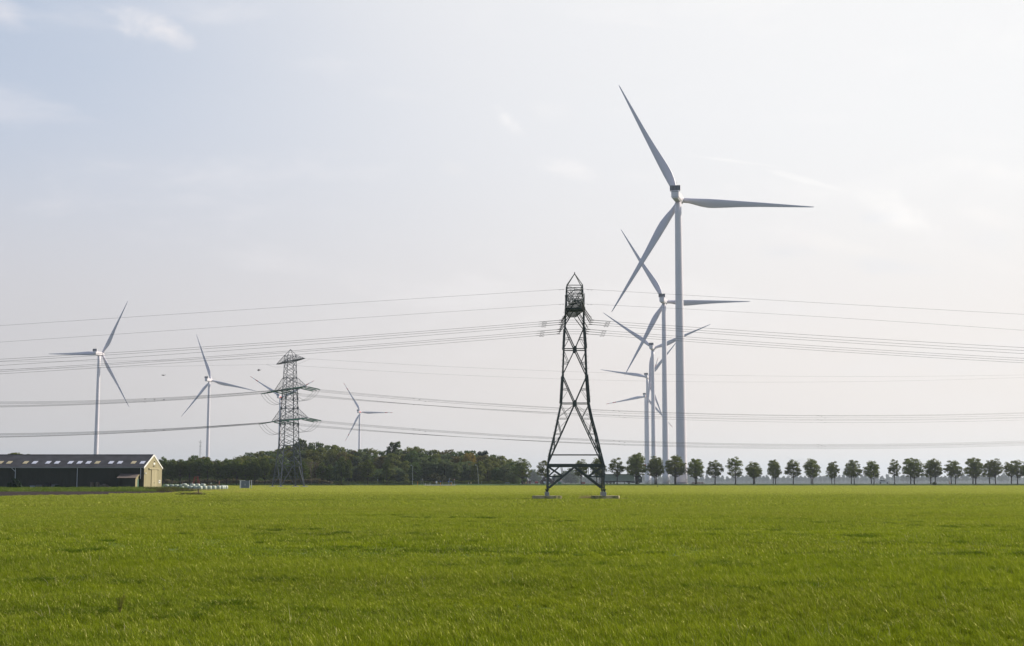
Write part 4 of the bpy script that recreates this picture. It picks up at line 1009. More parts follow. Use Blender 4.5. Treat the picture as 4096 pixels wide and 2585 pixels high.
# tall pale poplars and conifers standing above the canopy
M_pop = leaf_mat('poplar_leaves', (.085, .11, .05), (.13, .15, .075), .35)
pv = make_tree('poplar', 401, 20, 2.4, 3, M_pop, nclump=60, per=40, lsize=.34, shape='tall', clr=.9)
for i, (px, top, w, lb) in enumerate([(1178, 1772, .8, 'left pale poplar rising behind the grey pylon'), (1198, 1752, 1.05, 'tallest pale poplar rising behind the grey pylon'), (1216, 1757, .7, 'right slim pale poplar rising behind the grey pylon'), (1568, 1766, 1.0, 'left pale tree of the clump sticking out of the wood\'s middle'), (1588, 1764, 1.15, 'right pale tree of the clump sticking out of the wood\'s middle'), (1552, 1783, .6, 'low left pale tree beside the clump sticking out of the wood')]):
    D = 668; first_or_dup('pop', pv, (XD(px, D), D, 1.45), i * 1.3, (w, w, (P(px, top, D).z - 1.45) / 20), lb, 'tree', 'pale trees above the wood')
M_con = leaf_mat('conifer_needles', (.025, .045, .04), (.045, .065, .055), .1)
cv = make_tree('conifer', 402, 18, 3.0, 5, M_con, nclump=60, per=40, lsize=.3, shape='cone', clr=.9)
for i, (px, top, lb) in enumerate([(1918, 1790, 'left dark conifer poking above the wood\'s right end'), (1930, 1794, 'middle short dark conifer poking above the wood\'s right end'), (1942, 1786, 'right dark conifer poking above the wood\'s right end')]):
    first_or_dup('con', cv, (XD(px, 668), 668, 1.45), i * 2., (1, 1, (P(px, top, 668).z - 1.45) / 18), lb, 'tree', 'conifers above the wood')
# trees behind the barn
for i, (px, top, w) in enumerate([(36, 1812, .7), (60, 1811, .75), (88, 1816, .5), (120, 1817, .6), (1, 1822, .8)]):
    root = [v for v in wood_var if v[0] == 1][0][1]; D = 430
    dup(root, (XD(px, D), D, .6), i, (w, w, (P(px, top, D).z - .6) / 14.), 'olive treetop just showing over the barn ridge at the far left, %s' % ORD[i], 'tree', 'treetops behind the barn')
# bushes
def bush(px, D, wpx, top, mtl, seed, name, label, per=90, size=.16, group=None):
    r = random.Random(seed); Hh = P(px, top, D).z; w = wpx * D / F / 2; cen = []; rd = []
    zb = GZ(D)
    for i in range(18):
        a = r.uniform(0, 6.28); q = math.sqrt(r.random()); cen.append((q * w * .8 * math.cos(a), q * w * .6 * math.sin(a), (Hh - zb) * r.uniform(.15, .8) * (1 - .5 * q * q))); rd.append(min(w, Hh - zb) * .32)
    t = empty(name, (XD(px, D), D, zb), 0, label, 'bush', group); b = MB()
    for i in range(0, 18, 3): b.tube([(0, 0, -.1), cen[i]], [.05, .015], 4)
    b.build('stem', M_bark, t); link(leaves_mesh(name, cen, rd, per, size, seed, mtl), 'crown', t); return t
M_bush = leaf_mat('dark_bush', (.015, .035, .022), (.03, .055, .03), .2)
bush(60, 348, 56, 1903, M_bush, 1, 'bush', 'dark round bush in front of the barn\'s left drainpipe', 150, .2)
bush(228, 350.5, 20, 1930, M_bush, 2, 'bush', 'small dark bush against the barn wall behind the clutter', 60, .14)
bush(3737, 583, 17, 1926, M_leafR, 3, 'bush', 'small round bush at the foot of a tree on the right', 70, .15)
M_olive = leaf_mat('willow_scrub', (.055, .060, .03), (.085, .085, .04), .25)
for i, (px, w, top) in enumerate([(1740, 75, 1888), (1775, 60, 1892), (1710, 50, 1897), (1800, 45, 1905)]): bush(px, 612, w, top, M_olive, 10 + i, 'bush', '%s mound of the big olive bush behind the road signs' % ORD[i], 200, .25, 'scrub behind the road signs')
M_dry = leaf_mat('dry_herb', (.17, .14, .06), (.25, .20, .10), .3)
for i, (px, w, top) in enumerate([(1731, 12, 1926), (1740, 14, 1927), (1751, 10, 1929)]): bush(px, 586.5, w, top, M_dry, 20 + i, 'bush', '%s yellowish shrub by the white box at the junction' % ('left', 'middle', 'right')[i], 50, .12, 'yellowish shrubs at the junction')
# brown scrub and reed belt in front of the wood
def belt(name, x0, x1, D, h0, h1, n, size, mtl, seed, label, zb, spread=1.6, kind='stuff'):
    rng = np.random.default_rng(seed); xs_ = rng.uniform(XD(x0, D), XD(x1, D), n); hm_ = .72 + .28 * np.sin(xs_ / D * 61 + seed) * np.sin(xs_ / D * 173 + 1) + .12 * np.sin(xs_ / D * 410); cen = np.stack([xs_, D + rng.uniform(-spread, spread, n), zb + rng.uniform(h0 * .3, h1 * .8, n) * hm_], 1)
    o = link(leaves_mesh(name, cen, rng.uniform(.4, .8, n) * h1 * .4, 30, size, seed, mtl), name); o['kind'] = kind; o['label'] = label; return o
M_reed = leaf_mat('reed_brown', (.085, .075, .04), (.14, .115, .065), .25); M_ditch = leaf_mat('ditch_green', (.06, .09, .02), (.11, .13, .04), .35)
belt('scrub', 560, 1330, 603, .6, 2.7, 1100, .22, M_reed, 41, 'brown scrub belt at the foot of the wood', 1.5)
belt('scrub', 1330, 2075, 608, .4, 1.8, 700, .2, M_ditch, 42, 'low undergrowth along the wood edge', 1.5)
belt('scrub', 1080, 2080, 640, 1.0, 4.2, 1500, .3, wood_m[0], 44, 'dark undergrowth inside the wood', 1.3, 4)
belt('scrub', 560, 1100, 612, 1.0, 3.6, 800, .3, wood_m[0], 45, 'dark undergrowth behind the left tree row', 1.3, 3)
belt('verge_weeds', 780, 1650, 572, .2, .75, 1500, .13, M_ditch, 43, 'rough green verge below the left tree row', .85, 1.5)

# ---------------------------------------------------------------- distant trees and houses in the haze
M_fard = leaf_mat('distant_leaves', (.035, .055, .03), (.06, .08, .04), .2)
far_var = [make_tree('distant_tree', 500 + i, 10, 3.4, 2.6, M_fard, nclump=26, per=40, lsize=.5, clr=1.4) for i in range(3)]
fcount = {}; rf = random.Random(31); x = 2345; i = 0
while x < 4130:
    D = 4300 + rf.uniform(-80, 80) - (x > 3600) * 700
    top = 1899 + rf.uniform(-4, 5) - (6 if x > 3850 else 0)
    if rf.random() < .93:
        sec = 'through the near pylon\'s legs' if x < 2420 else 'behind the truck and towers' if x < 2760 else 'right of the tallest tower' if x < 3300 else 'near the silver car' if x < 3700 else 'at the right edge'
        first_or_dup(('far', i % 3), far_var[i % 3], (XD(x, D), D, 1.45), rf.uniform(0, 6.28), (2.2, 2.2, (P(x, top, D).z - 1.45) / 10), '%s tiny hazy blue tree from the left on the horizon %s' % (ORD[fcount.setdefault(sec, 0)], sec), 'tree', 'distant hazy trees'); fcount[sec] += 1; (0)
    i += 1; x += rf.uniform(14, 24)
belt('distant_wood', 2330, 4400, 5200, 3, 28, 5600, 3.0, M_fard, 51, 'distant hazy wood along the horizon', 1.4, 60)
belt('distant_wood', 1900, 2420, 3600, 2, 19, 900, 2.4, M_fard, 52, 'distant hazy wood behind the houses', 1.4, 30)
for i, (px, top, w, lb) in enumerate([(2262, 1882, 1.0, 'left of two big hazy trees framed by the near pylon\'s portal'), (2284, 1872, 1.25, 'large round hazy tree framed by the near pylon\'s portal'), (2302, 1890, 1.0, 'right low part of the hazy tree group inside the near pylon\'s portal'), (2131, 1876, 1.1, 'pointed hazy tree behind the white-gabled house'), (2147, 1893, 1.0, 'hazy tree between the two houses'), (2224, 1895, .9, 'hazy tree right of the dark brick house'), (2112, 1905, .8, 'low hazy tree left behind the white-gabled house')]):
    D = 1900; root = [v for v in wood_var if v[0] in (0, 3)][i % 3][1]
    dup(root, (XD(px, D), D, 1.45), i, (w * 1.7, w * 1.7, (P(px, top, D).z - 1.45) / 14.), lb, 'tree', 'big hazy trees near the houses')
M_bk = mat('brick', (.20, .10, .08), .9, noise=.3, nscale=2); M_tile = mat('grey_tiles', (.13, .14, .16), .8, noise=.3, nscale=1); M_bk2 = mat('dark_brick', (.10, .07, .065), .9, noise=.2); M_cream = mat('cream', (.55, .48, .35), .7); M_glass = mat('window_dark', (.03, .04, .05), .2)
HD = 900; sH = F / HD
def house(px, label, fn): t = empty('house', (XD(px, HD), HD, 1.4), 0, label, 'house'); fn(t); return t
def gable(b, x0, x1, y0, y1, ze, zr):
    b.add([(x0, y0, 0), (x1, y0, 0), (x1, y0, ze), ((x0 + x1) / 2, y0, zr), (x0, y0, ze), (x0, y1, 0), (x1, y1, 0), (x1, y1, ze), ((x0 + x1) / 2, y1, zr), (x0, y1, ze)], [(0, 1, 2, 3, 4), (9, 8, 7, 6, 5), (1, 6, 7, 2), (5, 0, 4, 9)])
def groof(b, x0, x1, y0, y1, ze, zr, t=.2):
    xm = (x0 + x1) / 2
    for xa, xb in ((x0 - .3, xm), (x1 + .3, xm)): b.add([(xa, y0 - .3, ze - .1), (xb, y0 - .3, zr + .1), (xb, y1 + .3, zr + .1), (xa, y1 + .3, ze - .1), (xa, y0 - .3, ze - .1 + t), (xb, y0 - .3, zr + .1 + t), (xb, y1 + .3, zr + .1 + t), (xa, y1 + .3, ze - .1 + t)], [(0, 1, 2, 3), (7, 6, 5, 4), (0, 4, 5, 1), (1, 5, 6, 2), (2, 6, 7, 3), (3, 7, 4, 0)])
def hA(t):
    b = MB(); b.box(-2.8, 0.5, 0, 8, 0, 2.3); b.box(.9, 2.2, .2, 6, 0, 1.9); b.build('wall', M_bk, t)
    b = MB(); b.add([(-3, -.3, 2.3), (.6, -.3, 2.3), (.3, 2.5, 3.9), (-2.9, 2.5, 3.9)], [(0, 1, 2, 3)]); b.add([(.8, 0, 1.9), (2.3, 0, 1.9), (2.0, 2, 3.2), (1.0, 2, 3.2)], [(0, 1, 2, 3)]); b.build('low_roof', M_tile, t)
    b = MB(); gable(b, -2.8, -.9, 3, 9, 3.6, 6.2); gable(b, -1.0, .5, 3, 9, 3.6, 6.7); b.build('gable_wall', M_tile, t)
    b = MB()
    for x0, x1, zr in ((-2.8, -.9, 6.2), (-1.0, .5, 6.7)):
        for xa in (x0, x1): b.beam((xa, 2.9, 2.5), ((x0 + x1) / 2, 2.9, zr + .1), .25, .3)
    b.beam((.6, -.35, 2.2), (.35, 2.4, 3.9), .3, .3); b.build('verge_board', M_trimw, t)
    b = MB(); b.box(-1.4, -.3, -.05, .05, .3, 1.7); b.build('garage_door', mat('ochre', (.45, .30, .12), .7), t)
    b = MB(); b.box(-2.1, -1.7, -.05, .05, .2, 1.9); b.build('door', M_glass, t); b = MB(); b.box(.5, .62, 0, 3, 0, 2.2); b.build('side_panel', M_cream, t)
house(2109, 'brick house with steep white-edged gables and a grey low roof', hA)
def hB(t):
    b = MB(); gable(b, -4.3, 3.6, 0, 11, 1.9, 5.6); b.box(3.7, 4.6, 2, 8, 0, 3.2); b.build('wall', M_bk2, t)
    b = MB(); groof(b, -4.3, 3.6, 0, 11, 1.9, 5.6); b.box(3.6, 5.0, 1.8, 8.2, 3.2, 4.3); rf_ = b.build('roof', M_tile, t)
    b = MB(); b.box(4.5, 5.0, 4, 4.6, 3.5, 5.4); b.build('chimney', M_bk, rf_)
    b = MB(); b.beam((0 - .35, -.34, 5.75), (3.9, -.34, 1.8), .2, .25); b.beam((-.35, -.34, 5.75), (-4.6, -.34, 1.8), .2, .25); b.build('verge_board', mat('pale_board2', (.35, .33, .32), .7), t)
    for x in (-2.2, 1.2):
        b = MB(); b.box(x - .5, x + .5, -.06, .02, .7, 1.7); w = b.build('window', M_glass, t)
house(2189, 'dark brick gabled house behind the near pylon\'s left leg', hB)
wg = empty('farm_trailer', (XD(2146, 880), 880, 1.4), 0, 'red farm trailer parked between the two houses', 'trailer'); b = MB(); b.box(-1.0, 1.0, 0, 2, .45, 1.75, .05); b.build('box', mat('trailer_red', (.35, .06, .05), .6), wg)
b = MB()
for x in (-.6, .6): b.tube([(x, -.1, .35), (x, .15, .35)], .35, 12)
b.build('wheel', M_dark, wg); b = MB(); b.box(-1.05, 1.05, -.03, 0, 1.68, 1.78); b.build('rim_rail', M_trimw, wg)
def van(px, D, lb, col=(.6, .62, .66), rz=0):
    t = empty('parked_van', (XD(px, D), D, 1.45), rz, lb, 'van'); b = MB(); pr_ = [(-1.0, .3), (1.05, .3), (1.05, .9), (.75, 1.0), (.5, 1.55), (-1.0, 1.6)]
    b.add([(x, 0, z) for x, z in pr_] + [(x, 1.7, z) for x, z in pr_], [tuple(range(6)), tuple(range(11, 5, -1))] + [(i, i + 6, (i + 1) % 6 + 6, (i + 1) % 6) for i in range(6)]); b.build('body', mat('van_paint', col, .3, spec=.5), t)
    b = MB(); b.box(.1, .6, -.02, .02, 1.0, 1.4); b.build('window', M_glass, t)
    for x in (-.6, .7): b = MB(); b.tube([(x, -.05, .3), (x, .15, .3)], .3, 12); b.build('wheel', M_dark, t)
van(2181, 860, 'white van parked before the dark brick house'); van(2193, 850, 'small pale van showing at the near pylon\'s left leg')
van(2224, 870, 'low pale vehicle inside the near pylon\'s portal', (.62, .58, .5))
b = MB(); b.tube([(0, 0, 0), (0, 0, 3.1)], .05, 6); fl = empty('flag', (XD(2241, 800), 800, 1.4), 0, 'small red and white flag inside the near pylon\'s portal', 'flag'); b.build('pole', M_steel2, fl)
b = MB(); b.box(.05, .5, -.01, .01, 2.2, 2.9); b.build('red_cloth', M_red, fl); b = MB(); b.box(.05, .4, -.01, .01, 1.7, 2.2); b.build('white_cloth', M_trimw, fl)
for i, (px, D, w, h, c, lb, nm) in enumerate([(2239, 820, 1.0, .9, (.06, .22, .10), 'small green container under the flag', 'container'), (2334, 900, 1.1, 1.1, (.30, .10, .08), 'tiny red hut far behind the near pylon\'s legs', 'hut')]):
    b = MB(); b.box(-w, w, 0, 1.5, 0, h, .04); b.box(-w - .08, w + .08, -.08, 1.6, h, h + .12); tag(b.build(nm, mat(nm + '_paint', c, .7), loc=(XD(px, D), D, 1.45)), lb, nm)
t = empty('flat_sign', (XD(3797, 900), 900, 1.45), 0, 'small orange and white pointed marker in the field beyond the right trees', 'marker'); b = MB(); b.add([(-.95, 0, 0), (.95, 0, 0), (0, 0, 2.2), (-.95, .2, 0), (.95, .2, 0), (0, .2, 2.2)], [(0, 1, 2), (5, 4, 3), (0, 2, 5, 3), (1, 4, 5, 2)]); b.build('orange_half', mat('orange_cloth', (.55, .25, .12), .8), t)
b = MB(); b.add([(-.9, -.02, 0), (0, -.02, 0), (0, -.02, 2.1)], [(0, 1, 2)]); b.build('white_half', M_trimw, t)
t.name = 'tent_marker'

# ---------------------------------------------------------------- truck
tk = empty('articulated_truck', (XD(2554, 590), 589.6, 1.64), 0, 'articulated truck with grey curtain trailer and dark blue cab driving right', 'truck')
M_curt = mat('curtain_grey', (.46, .51, .51), .7, noise=.15, nscale=.6); M_cab = mat('cab_blue', (.012, .022, .05), .3, spec=.6); M_tyre = mat('tyre', (.02, .02, .022), .8); M_rim = mat('rim', (.22, .22, .23), .4, .5)
b = MB(); b.box(-15.0, -1.75, 0, 2.5, 1.12, 3.95, .03); tr_ = b.build('trailer_body', M_curt, tk)
b = MB(); b.box(-15.02, -1.73, -.03, 2.53, 3.86, 4.0); b.box(-15.02, -1.73, -.03, 2.53, 1.02, 1.16); b.box(-1.8, -1.72, -.03, 2.53, 1.1, 3.9); b.box(-15.03, -14.95, -.03, 2.53, 1.1, 3.9); b.build('trailer_frame', M_rim, tk)
b = MB(); b.box(-14.9, -3, .4, 2.1, .75, 1.0); b.box(-8.6, -6, .05, .1, .45, .5); b.box(-8.6, -6, .05, .1, .75, .8); b.box(-5.9, -5.6, .2, .5, .05, 1); b.box(-14.9, -14.5, .1, 2.4, .5, .9); b.build('chassis', M_tyre, tk)
cabp = [(-1.35, .5), (1.35, .5), (1.42, 1.6), (1.25, 2.6), (1.05, 3.3), (.55, 3.75), (-.2, 3.9), (-1.35, 3.85)]
b = MB(); n = len(cabp); b.add([(x, 0, z) for x, z in cabp] + [(x, 2.45, z) for x, z in cabp], [tuple(range(n)), tuple(range(2 * n - 1, n - 1, -1))] + [(i, i + n, (i + 1) % n + n, (i + 1) % n) for i in range(n)]); cb = b.build('cab', M_cab, tk)
b = MB(); b.box(.15, .95, -.03, .02, 1.95, 2.75); b.build('side_window', mat('cab_glass', (.25, .32, .32), .1, spec=.8), cb)
b = MB(); b.box(1.2, 1.35, -.3, -.1, 1.9, 2.7); b.box(1.43, 1.46, .2, 2.2, .7, .9); b.build('mirror', M_tyre, cb)
b = MB(); b.box(-5.2, -1.2, .5, 2, .55, .85); b.box(-3.0, -1.5, .05, .6, .35, .95, .05); b.build('tractor_frame', M_cab, tk)
for x in (-12.9, -11.55, -10.2, -3.95, -.05):
    b = MB(); b.tube([(x, .02, .52), (x, .35, .52)], .53, 20); w = b.build('wheel', M_tyre, tk); b = MB(); b.tube([(x, -.02, .52), (x, .05, .52)], .27, 14); b.build('rim', M_rim, w)
# car
car = empty('car', (XD(3535, 590), 589.8, 1.64), 0, 'silver estate car driving right among the roadside trees', 'car'); M_sil = mat('silver_paint', (.88, .88, .90), .45, .0, spec=.6)
low = [(-2.25, .35), (2.2, .3), (2.3, .6), (2.2, .8), (1.3, .98), (-2.2, 1.0), (-2.32, .7)]; up_ = [(-2.15, .98), (1.25, .98), (.45, 1.47), (-.2, 1.55), (-1.5, 1.52), (-1.95, 1.3)]
def extr(pr_, y0, y1, ins=0):
    n = len(pr_); b = MB(); b.add([(x, y0 + (ins if z > 1.2 else 0), z) for x, z in pr_] + [(x, y1 - (ins if z > 1.2 else 0), z) for x, z in pr_], [tuple(range(n)), tuple(range(2 * n - 1, n - 1, -1))] + [(i, i + n, (i + 1) % n + n, (i + 1) % n) for i in range(n)]); return b
extr(low, 0, 1.8).build('body', M_sil, car); cbn = extr(up_, .06, 1.74, .15).build('cabin', M_sil, car)
b = MB(); b.add([(-1.75, .02, 1.05), (-.4, .02, 1.05), (-.4, .14, 1.44), (-1.5, .14, 1.42)], [(0, 1, 2, 3)]); b.add([(-.3, .02, 1.05), (.95, .02, 1.05), (.4, .14, 1.40), (-.3, .14, 1.45)], [(0, 1, 2, 3)]); b.build('side_window', M_glass, cbn)
for x in (-1.42, 1.42): b = MB(); b.tube([(x, -.02, .34), (x, .2, .34)], .34, 18); w = b.build('wheel', M_tyre, car); b = MB(); b.tube([(x, -.04, .34), (x, 0, .34)], .2, 14); b.build('rim', M_rim, w)
b = MB(); b.box(2.1, 2.3, .1, .4, .62, .78); b.build('headlight', M_trimw, car); b = MB(); b.box(-2.34, -2.2, .1, .35, .75, .95); b.build('tail_light', M_red, car)

# ---------------------------------------------------------------- roadside furniture at the junction
M_galv = mat('galvanised', (.30, .32, .33), .5, .3); M_or = mat('post_orange', (.62, .26, .02), .5); M_bl = mat('sign_blue', (.04, .13, .42), .4); M_wh = mat('sign_white', (.75, .75, .75), .4); M_bk3 = mat('black', (.02, .02, .02), .5); M_back = mat('sign_back', (.16, .18, .21), .6)
def lamp(px, top, D, label, lean=0, arm=-1, alen=.8, head=True):
    z0 = GZ(D); zt = P(px, top, D).z; t = empty('street_lamp', (XD(px, D), D, z0), 0, label, 'street lamp', 'street lamps by the road'); h = zt - z0; lx = lean * D / F
    b = MB(); b.tube([(0, 0, -.2), (lx * .9, 0, h * .9), (lx * .96 + arm * .05, 0, h * .97), (lx + arm * alen * .5, 0, h), (lx + arm * alen, 0, h + .05)], [.09, .06, .05, .045, .04], 8); b.build('pole', M_galv, t)
    if head: b = MB(); b.box(lx + arm * alen - .45, lx + arm * alen + .1, -.12, .12, h - .03, h + .12, .03); b.build('lamp_head', M_wh, t)
    return t
l1 = lamp(1650, 1862, 582, 'tall upright street lamp with a small curved arm, left of the junction signs', 0, -1, .45, True)
b = MB(); b.box(.1, .55, -.03, .03, 2.2, 2.35); b.build('bracket', M_galv, l1)
lamp(1915, 1861, 586, 'leaning street lamp with a bright white head at the right end of the wood', -6, -1, .5); lamp(2020, 1887, 640, 'thin distant street lamp at the wood\'s right end', -1, 1, .1, False)
lamp(2184, 1914, 610, 'short lamp post with a white head just left of the near pylon\'s leg', 0, 1, .02)
def post(px, ytop, D, z0, name, label, cat, parts, group=None):
    z0 = GZ(D); t = empty(name, (XD(px, D), D, z0), 0, label, cat, group); h = P(px, ytop, D).z - z0
    for nm, fn, m in parts: b = MB(); fn(b, h); b.build(nm, m, t)
    return t
def disc(b, z, r, n=20): b.add([(r * math.cos(2 * math.pi * i / n), -.05, z + r * math.sin(2 * math.pi * i / n)) for i in range(n)] + [(r * math.cos(2 * math.pi * i / n), -.02, z + r * math.sin(2 * math.pi * i / n)) for i in range(n)], [tuple(range(n)), tuple(range(2 * n - 1, n - 1, -1))] + [(i, i + n, (i + 1) % n + n, (i + 1) % n) for i in range(n)])
def tri(b, z, r): b.add([(-r, -.05, z + r * .6), (0, -.05, z - r), (r, -.05, z + r * .6), (-r, -.02, z + r * .6), (0, -.02, z - r), (r, -.02, z + r * .6)], [(0, 1, 2), (5, 4, 3), (0, 3, 4, 1), (1, 4, 5, 2), (2, 5, 3, 0)])
pole_ = lambda b, h: b.tube([(0, 0, -.2), (0, 0, h)], .04, 6)
for i, (px, D, blue) in enumerate([(1670.5, 580, False), (1762, 578, True), (1804.5, 580, True)]):
    pr_ = [('marker_body', lambda b, h, q=blue: b.box(-.10, .10, -.08, .08, -.1, h * (.72 if q else 1), .03), M_or)]
    if blue: pr_ += [('round_sign', lambda b, h: disc(b, h - .2, .24), M_bl), ('arrow', lambda b, h: b.beam((-.1, -.07, h - .1), (.08, -.07, h - .3), .06, .02), M_wh)]
    else: pr_ += [('dark_band', lambda b, h: b.box(-.105, .105, -.085, .085, h * .6, h * .72), M_bk3)]
    post(px, 1925 if blue else 1927, D, .15, 'marker_post', ['plain orange marker post left of the junction', 'orange marker post with a blue round sign in the middle of the junction', 'orange marker post with a blue round sign at the junction\'s right side'][i], 'marker post', pr_, 'orange marker posts')
post(1684, 1915, 584, .4, 'traffic_sign', 'grey back of a triangular sign on a post left of the tilted panel', 'traffic sign', [('pole', pole_, M_galv), ('sign_plate', lambda b, h: tri(b, h - .25, .28), M_back)])
t = post(1693, 1918, 578, .1, 'tilted_sign', 'tilted grey sign panel on a leaning post topped with a white ball', 'traffic sign', [('pole', lambda b, h: b.tube([(.15, 0, -.1), (-.3, 0, h)], .035, 6), M_galv), ('sign_plate', lambda b, h: b.beam((-.12, -.05, h * .55), (-.28, -.05, h * .86), .03, .42), M_back), ('white_ball', lambda b, h: b.lathe([(.02, h - .02), (.14, h + .07), (.14, h + .15), (.02, h + .26)], 10, (-.32, 0, 0)), M_wh)])
for i, (px, D, tp, z0) in enumerate([(1701, 575, 1933, .02), (1720, 576, 1931.5, .04), (1808.5, 588, 1929, .6), (1874, 589, 1931, .6)]):
    z0 = GZ(D); h = P(px, tp, D).z - z0; t = empty('bollard', (XD(px, D), D, z0), 0, ['left of the two black and white banded bollards below the junction', 'right of the two black and white banded bollards below the junction', 'small banded bollard beside the right orange marker post', 'small banded bollard alone before the wood right of the junction'][i], 'bollard', 'banded bollards')
    b = MB()
    for q in range(0, 5, 2): b.tube([(0, 0, h * q / 5 - (.1 if q == 0 else 0)), (0, 0, h * (q + 1) / 5)], .09, 10)
    b.build('black_bands' if False else 'white_bands', M_wh, t); b = MB()
    for q in (1, 3): b.tube([(0, 0, h * q / 5), (0, 0, h * (q + 1) / 5)], .088, 10)
    b.build('black_bands', M_bk3, t)
post(1746, 1925, 585, .5, 'cabinet', 'white roadside cabinet behind the yellowish shrubs', 'cabinet', [('housing', lambda b, h: b.box(-.3, .3, 0, .3, h * .3, h, .03), M_wh), ('leg', lambda b, h: b.box(-.1, .1, .1, .2, -.1, h * .3), M_galv)])
post(1770, 1919, 583, .35, 'post', 'thin grey sign post seen edge-on in the junction', 'traffic sign', [('pole', pole_, M_galv), ('sign_plate', lambda b, h: b.box(-.06, .06, -.05, -.02, h * .45, h), M_back)])
post(1794.5, 1924, 583, .35, 'traffic_sign', 'blue round sign low on a post between the marker posts', 'traffic sign', [('pole', pole_, M_galv), ('round_sign', lambda b, h: disc(b, h - .25, .3), M_bl), ('arrow', lambda b, h: b.beam((-.12, -.07, h - .12), (.1, -.07, h - .35), .07, .02), M_wh)])
post(1798, 1914, 590, .7, 'traffic_sign', 'grey rectangular sign back behind the blue sign', 'traffic sign', [('pole', pole_, M_galv), ('sign_plate', lambda b, h: b.box(-.25, .25, -.05, -.02, h - .65, h), M_back)])
post(1817.5, 1916, 580, .15, 'yield_sign', 'red and white yield sign on a slanting post', 'traffic sign', [('pole', lambda b, h: b.tube([(.12, 0, -.1), (0, 0, h)], .04, 6), M_galv), ('sign_plate', lambda b, h: tri(b, h - .25, .32), M_red), ('white_centre', lambda b, h: b.add([(-.16, -.06, h - .12), (0, -.06, h - .42), (.16, -.06, h - .12)], [(0, 1, 2)]), M_wh)])
post(1884, 1928, 589, .6, 'marker_post', 'short white and yellow post in the grass before the wood\'s right end', 'marker post', [('marker_body', lambda b, h: b.box(-.12, .12, -.1, .1, .1, h, .03), mat('cream_post', (.65, .55, .30), .5)), ('cap', lambda b, h: b.box(-.09, .09, -.09, .09, h, h + .06), M_wh)])
post(1927, 1926, 590, .6, 'post', 'thin pale post right of the leaning street lamp', 'post', [('pole', pole_, M_galv), ('cap', lambda b, h: b.box(-.06, .06, -.06, .06, h - .1, h + .02), M_wh)])
post(1511, 1908, 585, .4, 'post', 'dark post with a white reflector in front of the middle of the wood', 'post', [('pole', pole_, M_back), ('reflector', lambda b, h: b.box(-.08, .08, -.09, -.05, h * .5, h * .68), M_wh)])
t = empty('guard_rail', (XD(2030, 600), 600, 1.5), 0, 'short grey guard rail at the wood\'s right end', 'guard rail'); b = MB(); b.box(-.9, .9, 0, .05, .35, .65); b.build('rail', M_galv, t); b = MB(); [b.box(x - .04, x + .04, .05, .12, -.1, .5) for x in (-.8, 0, .8)]; b.build('posts', M_galv, t)

# ---------------------------------------------------------------- bales, gate, A-frame, post, mast
def wrap_mat():
    m = bpy.data.materials.new('bale_wrap'); m.use_nodes = True; T = NT(m.node_tree); t = T.n('ShaderNodeTexCoord')
    b = T.n('ShaderNodeBsdfPrincipled', inp={'Base Color': (.36, .40, .345, 1), 'Roughness': .5, 'Specular IOR Level': .6}); bn = T.n('ShaderNodeBump', inp={'Strength': .5, 'Distance': .06, 'Height': T.noise(T.mapv(t.outputs['Object'], (2, 2, 5)), 3, 4, .6)}); T.l(bn.outputs[0], b.inputs['Normal'])
    o = T.n('ShaderNodeOutputMaterial'); T.l(b.outputs[0], o.inputs[0]); return m
M_wrap = wrap_mat()
def bale_mesh(seed):
    r = random.Random(seed); b = MB(); prof_ = [(.30, 0), (.52, .03), (.62, .14), (.63, .45), (.61, .75), (.50, .90), (.28, .955), (.05, .97)]; n = 18; b.lathe([(a * (1 + r.uniform(-.03, .03)), z) for a, z in prof_], n)
    ph_ = [r.uniform(-.03, .04) for _ in range(n)]; b.v = [(x * (1 + ph_[i % n]), y * (1 + ph_[i % n]), z) for i, (x, y, z) in enumerate(b.v)]; return b.build('wrapped_bale', M_wrap, smooth=True)
bv = [bale_mesh(i) for i in range(3)]
BL = [(667, 378, 'back'), (688, 378, 'back'), (706.5, 378, 'back'), (726, 378, 'back'), (747, 372, 'back'), (762, 312, 'front'), (783, 312, 'front'), (800, 312, 'front'), (819, 314, 'front'), (837, 316, 'front'), (855, 318, 'front'), (874, 320, 'front'), (886, 322, 'front'), (893, 326, 'front'), (902, 328, 'front'), (770, 335, 'back'), (790, 338, 'back'), (812, 340, 'back'), (738, 374, 'back')]
cnt = {'back': 0, 'front': 0}
for i, (px, D, w) in enumerate(BL):
    w2 = w if i < 15 else 'inner'; cnt[w2] = cnt.get(w2, 0) + 1
    lb = {'back': '%s wrapped bale from the left in the row beside the barn gable', 'front': '%s wrapped bale from the left in the front row before the grey gate', 'inner': '%s wrapped bale lying on top behind the front row'}[w2] % ORD[cnt[w2] - 1]
    r = random.Random(i); s_ = .98 * D / 330 if D < 345 else 1.0
    first_or_dup(('bale', i % 3), bv[i % 3], (XD(px, D), D, GZ(D) + (0 if i < 15 else .55)), r.uniform(0, 6), (s_, s_, s_ * (1 if i < 15 else .75)), lb, 'bale', 'wrapped silage bales')
b = MB(); P0 = P(820, 1941, 345); P1 = P(889, 1942, 345); b.beam(P0, P1, .22, .16); b.beam(P0 + Vector((.5, .4, .15)), P(868, 1939, 345), .3, .14)
for px in (824, 884): q = P(px, 1942, 345); b.beam((q.x, q.y, 0), q, .2)
tag(b.build('timber_beam', mat('rusty_timber', (.20, .12, .08), .9, noise=.3)), 'long brown timber beam lying over the bales', 'timber')
gt = empty('yard_gate', (XD(980, 352), 352, .5), 0, 'grey sheet metal gate between white posts beside the bales', 'gate'); s_ = 352 / F
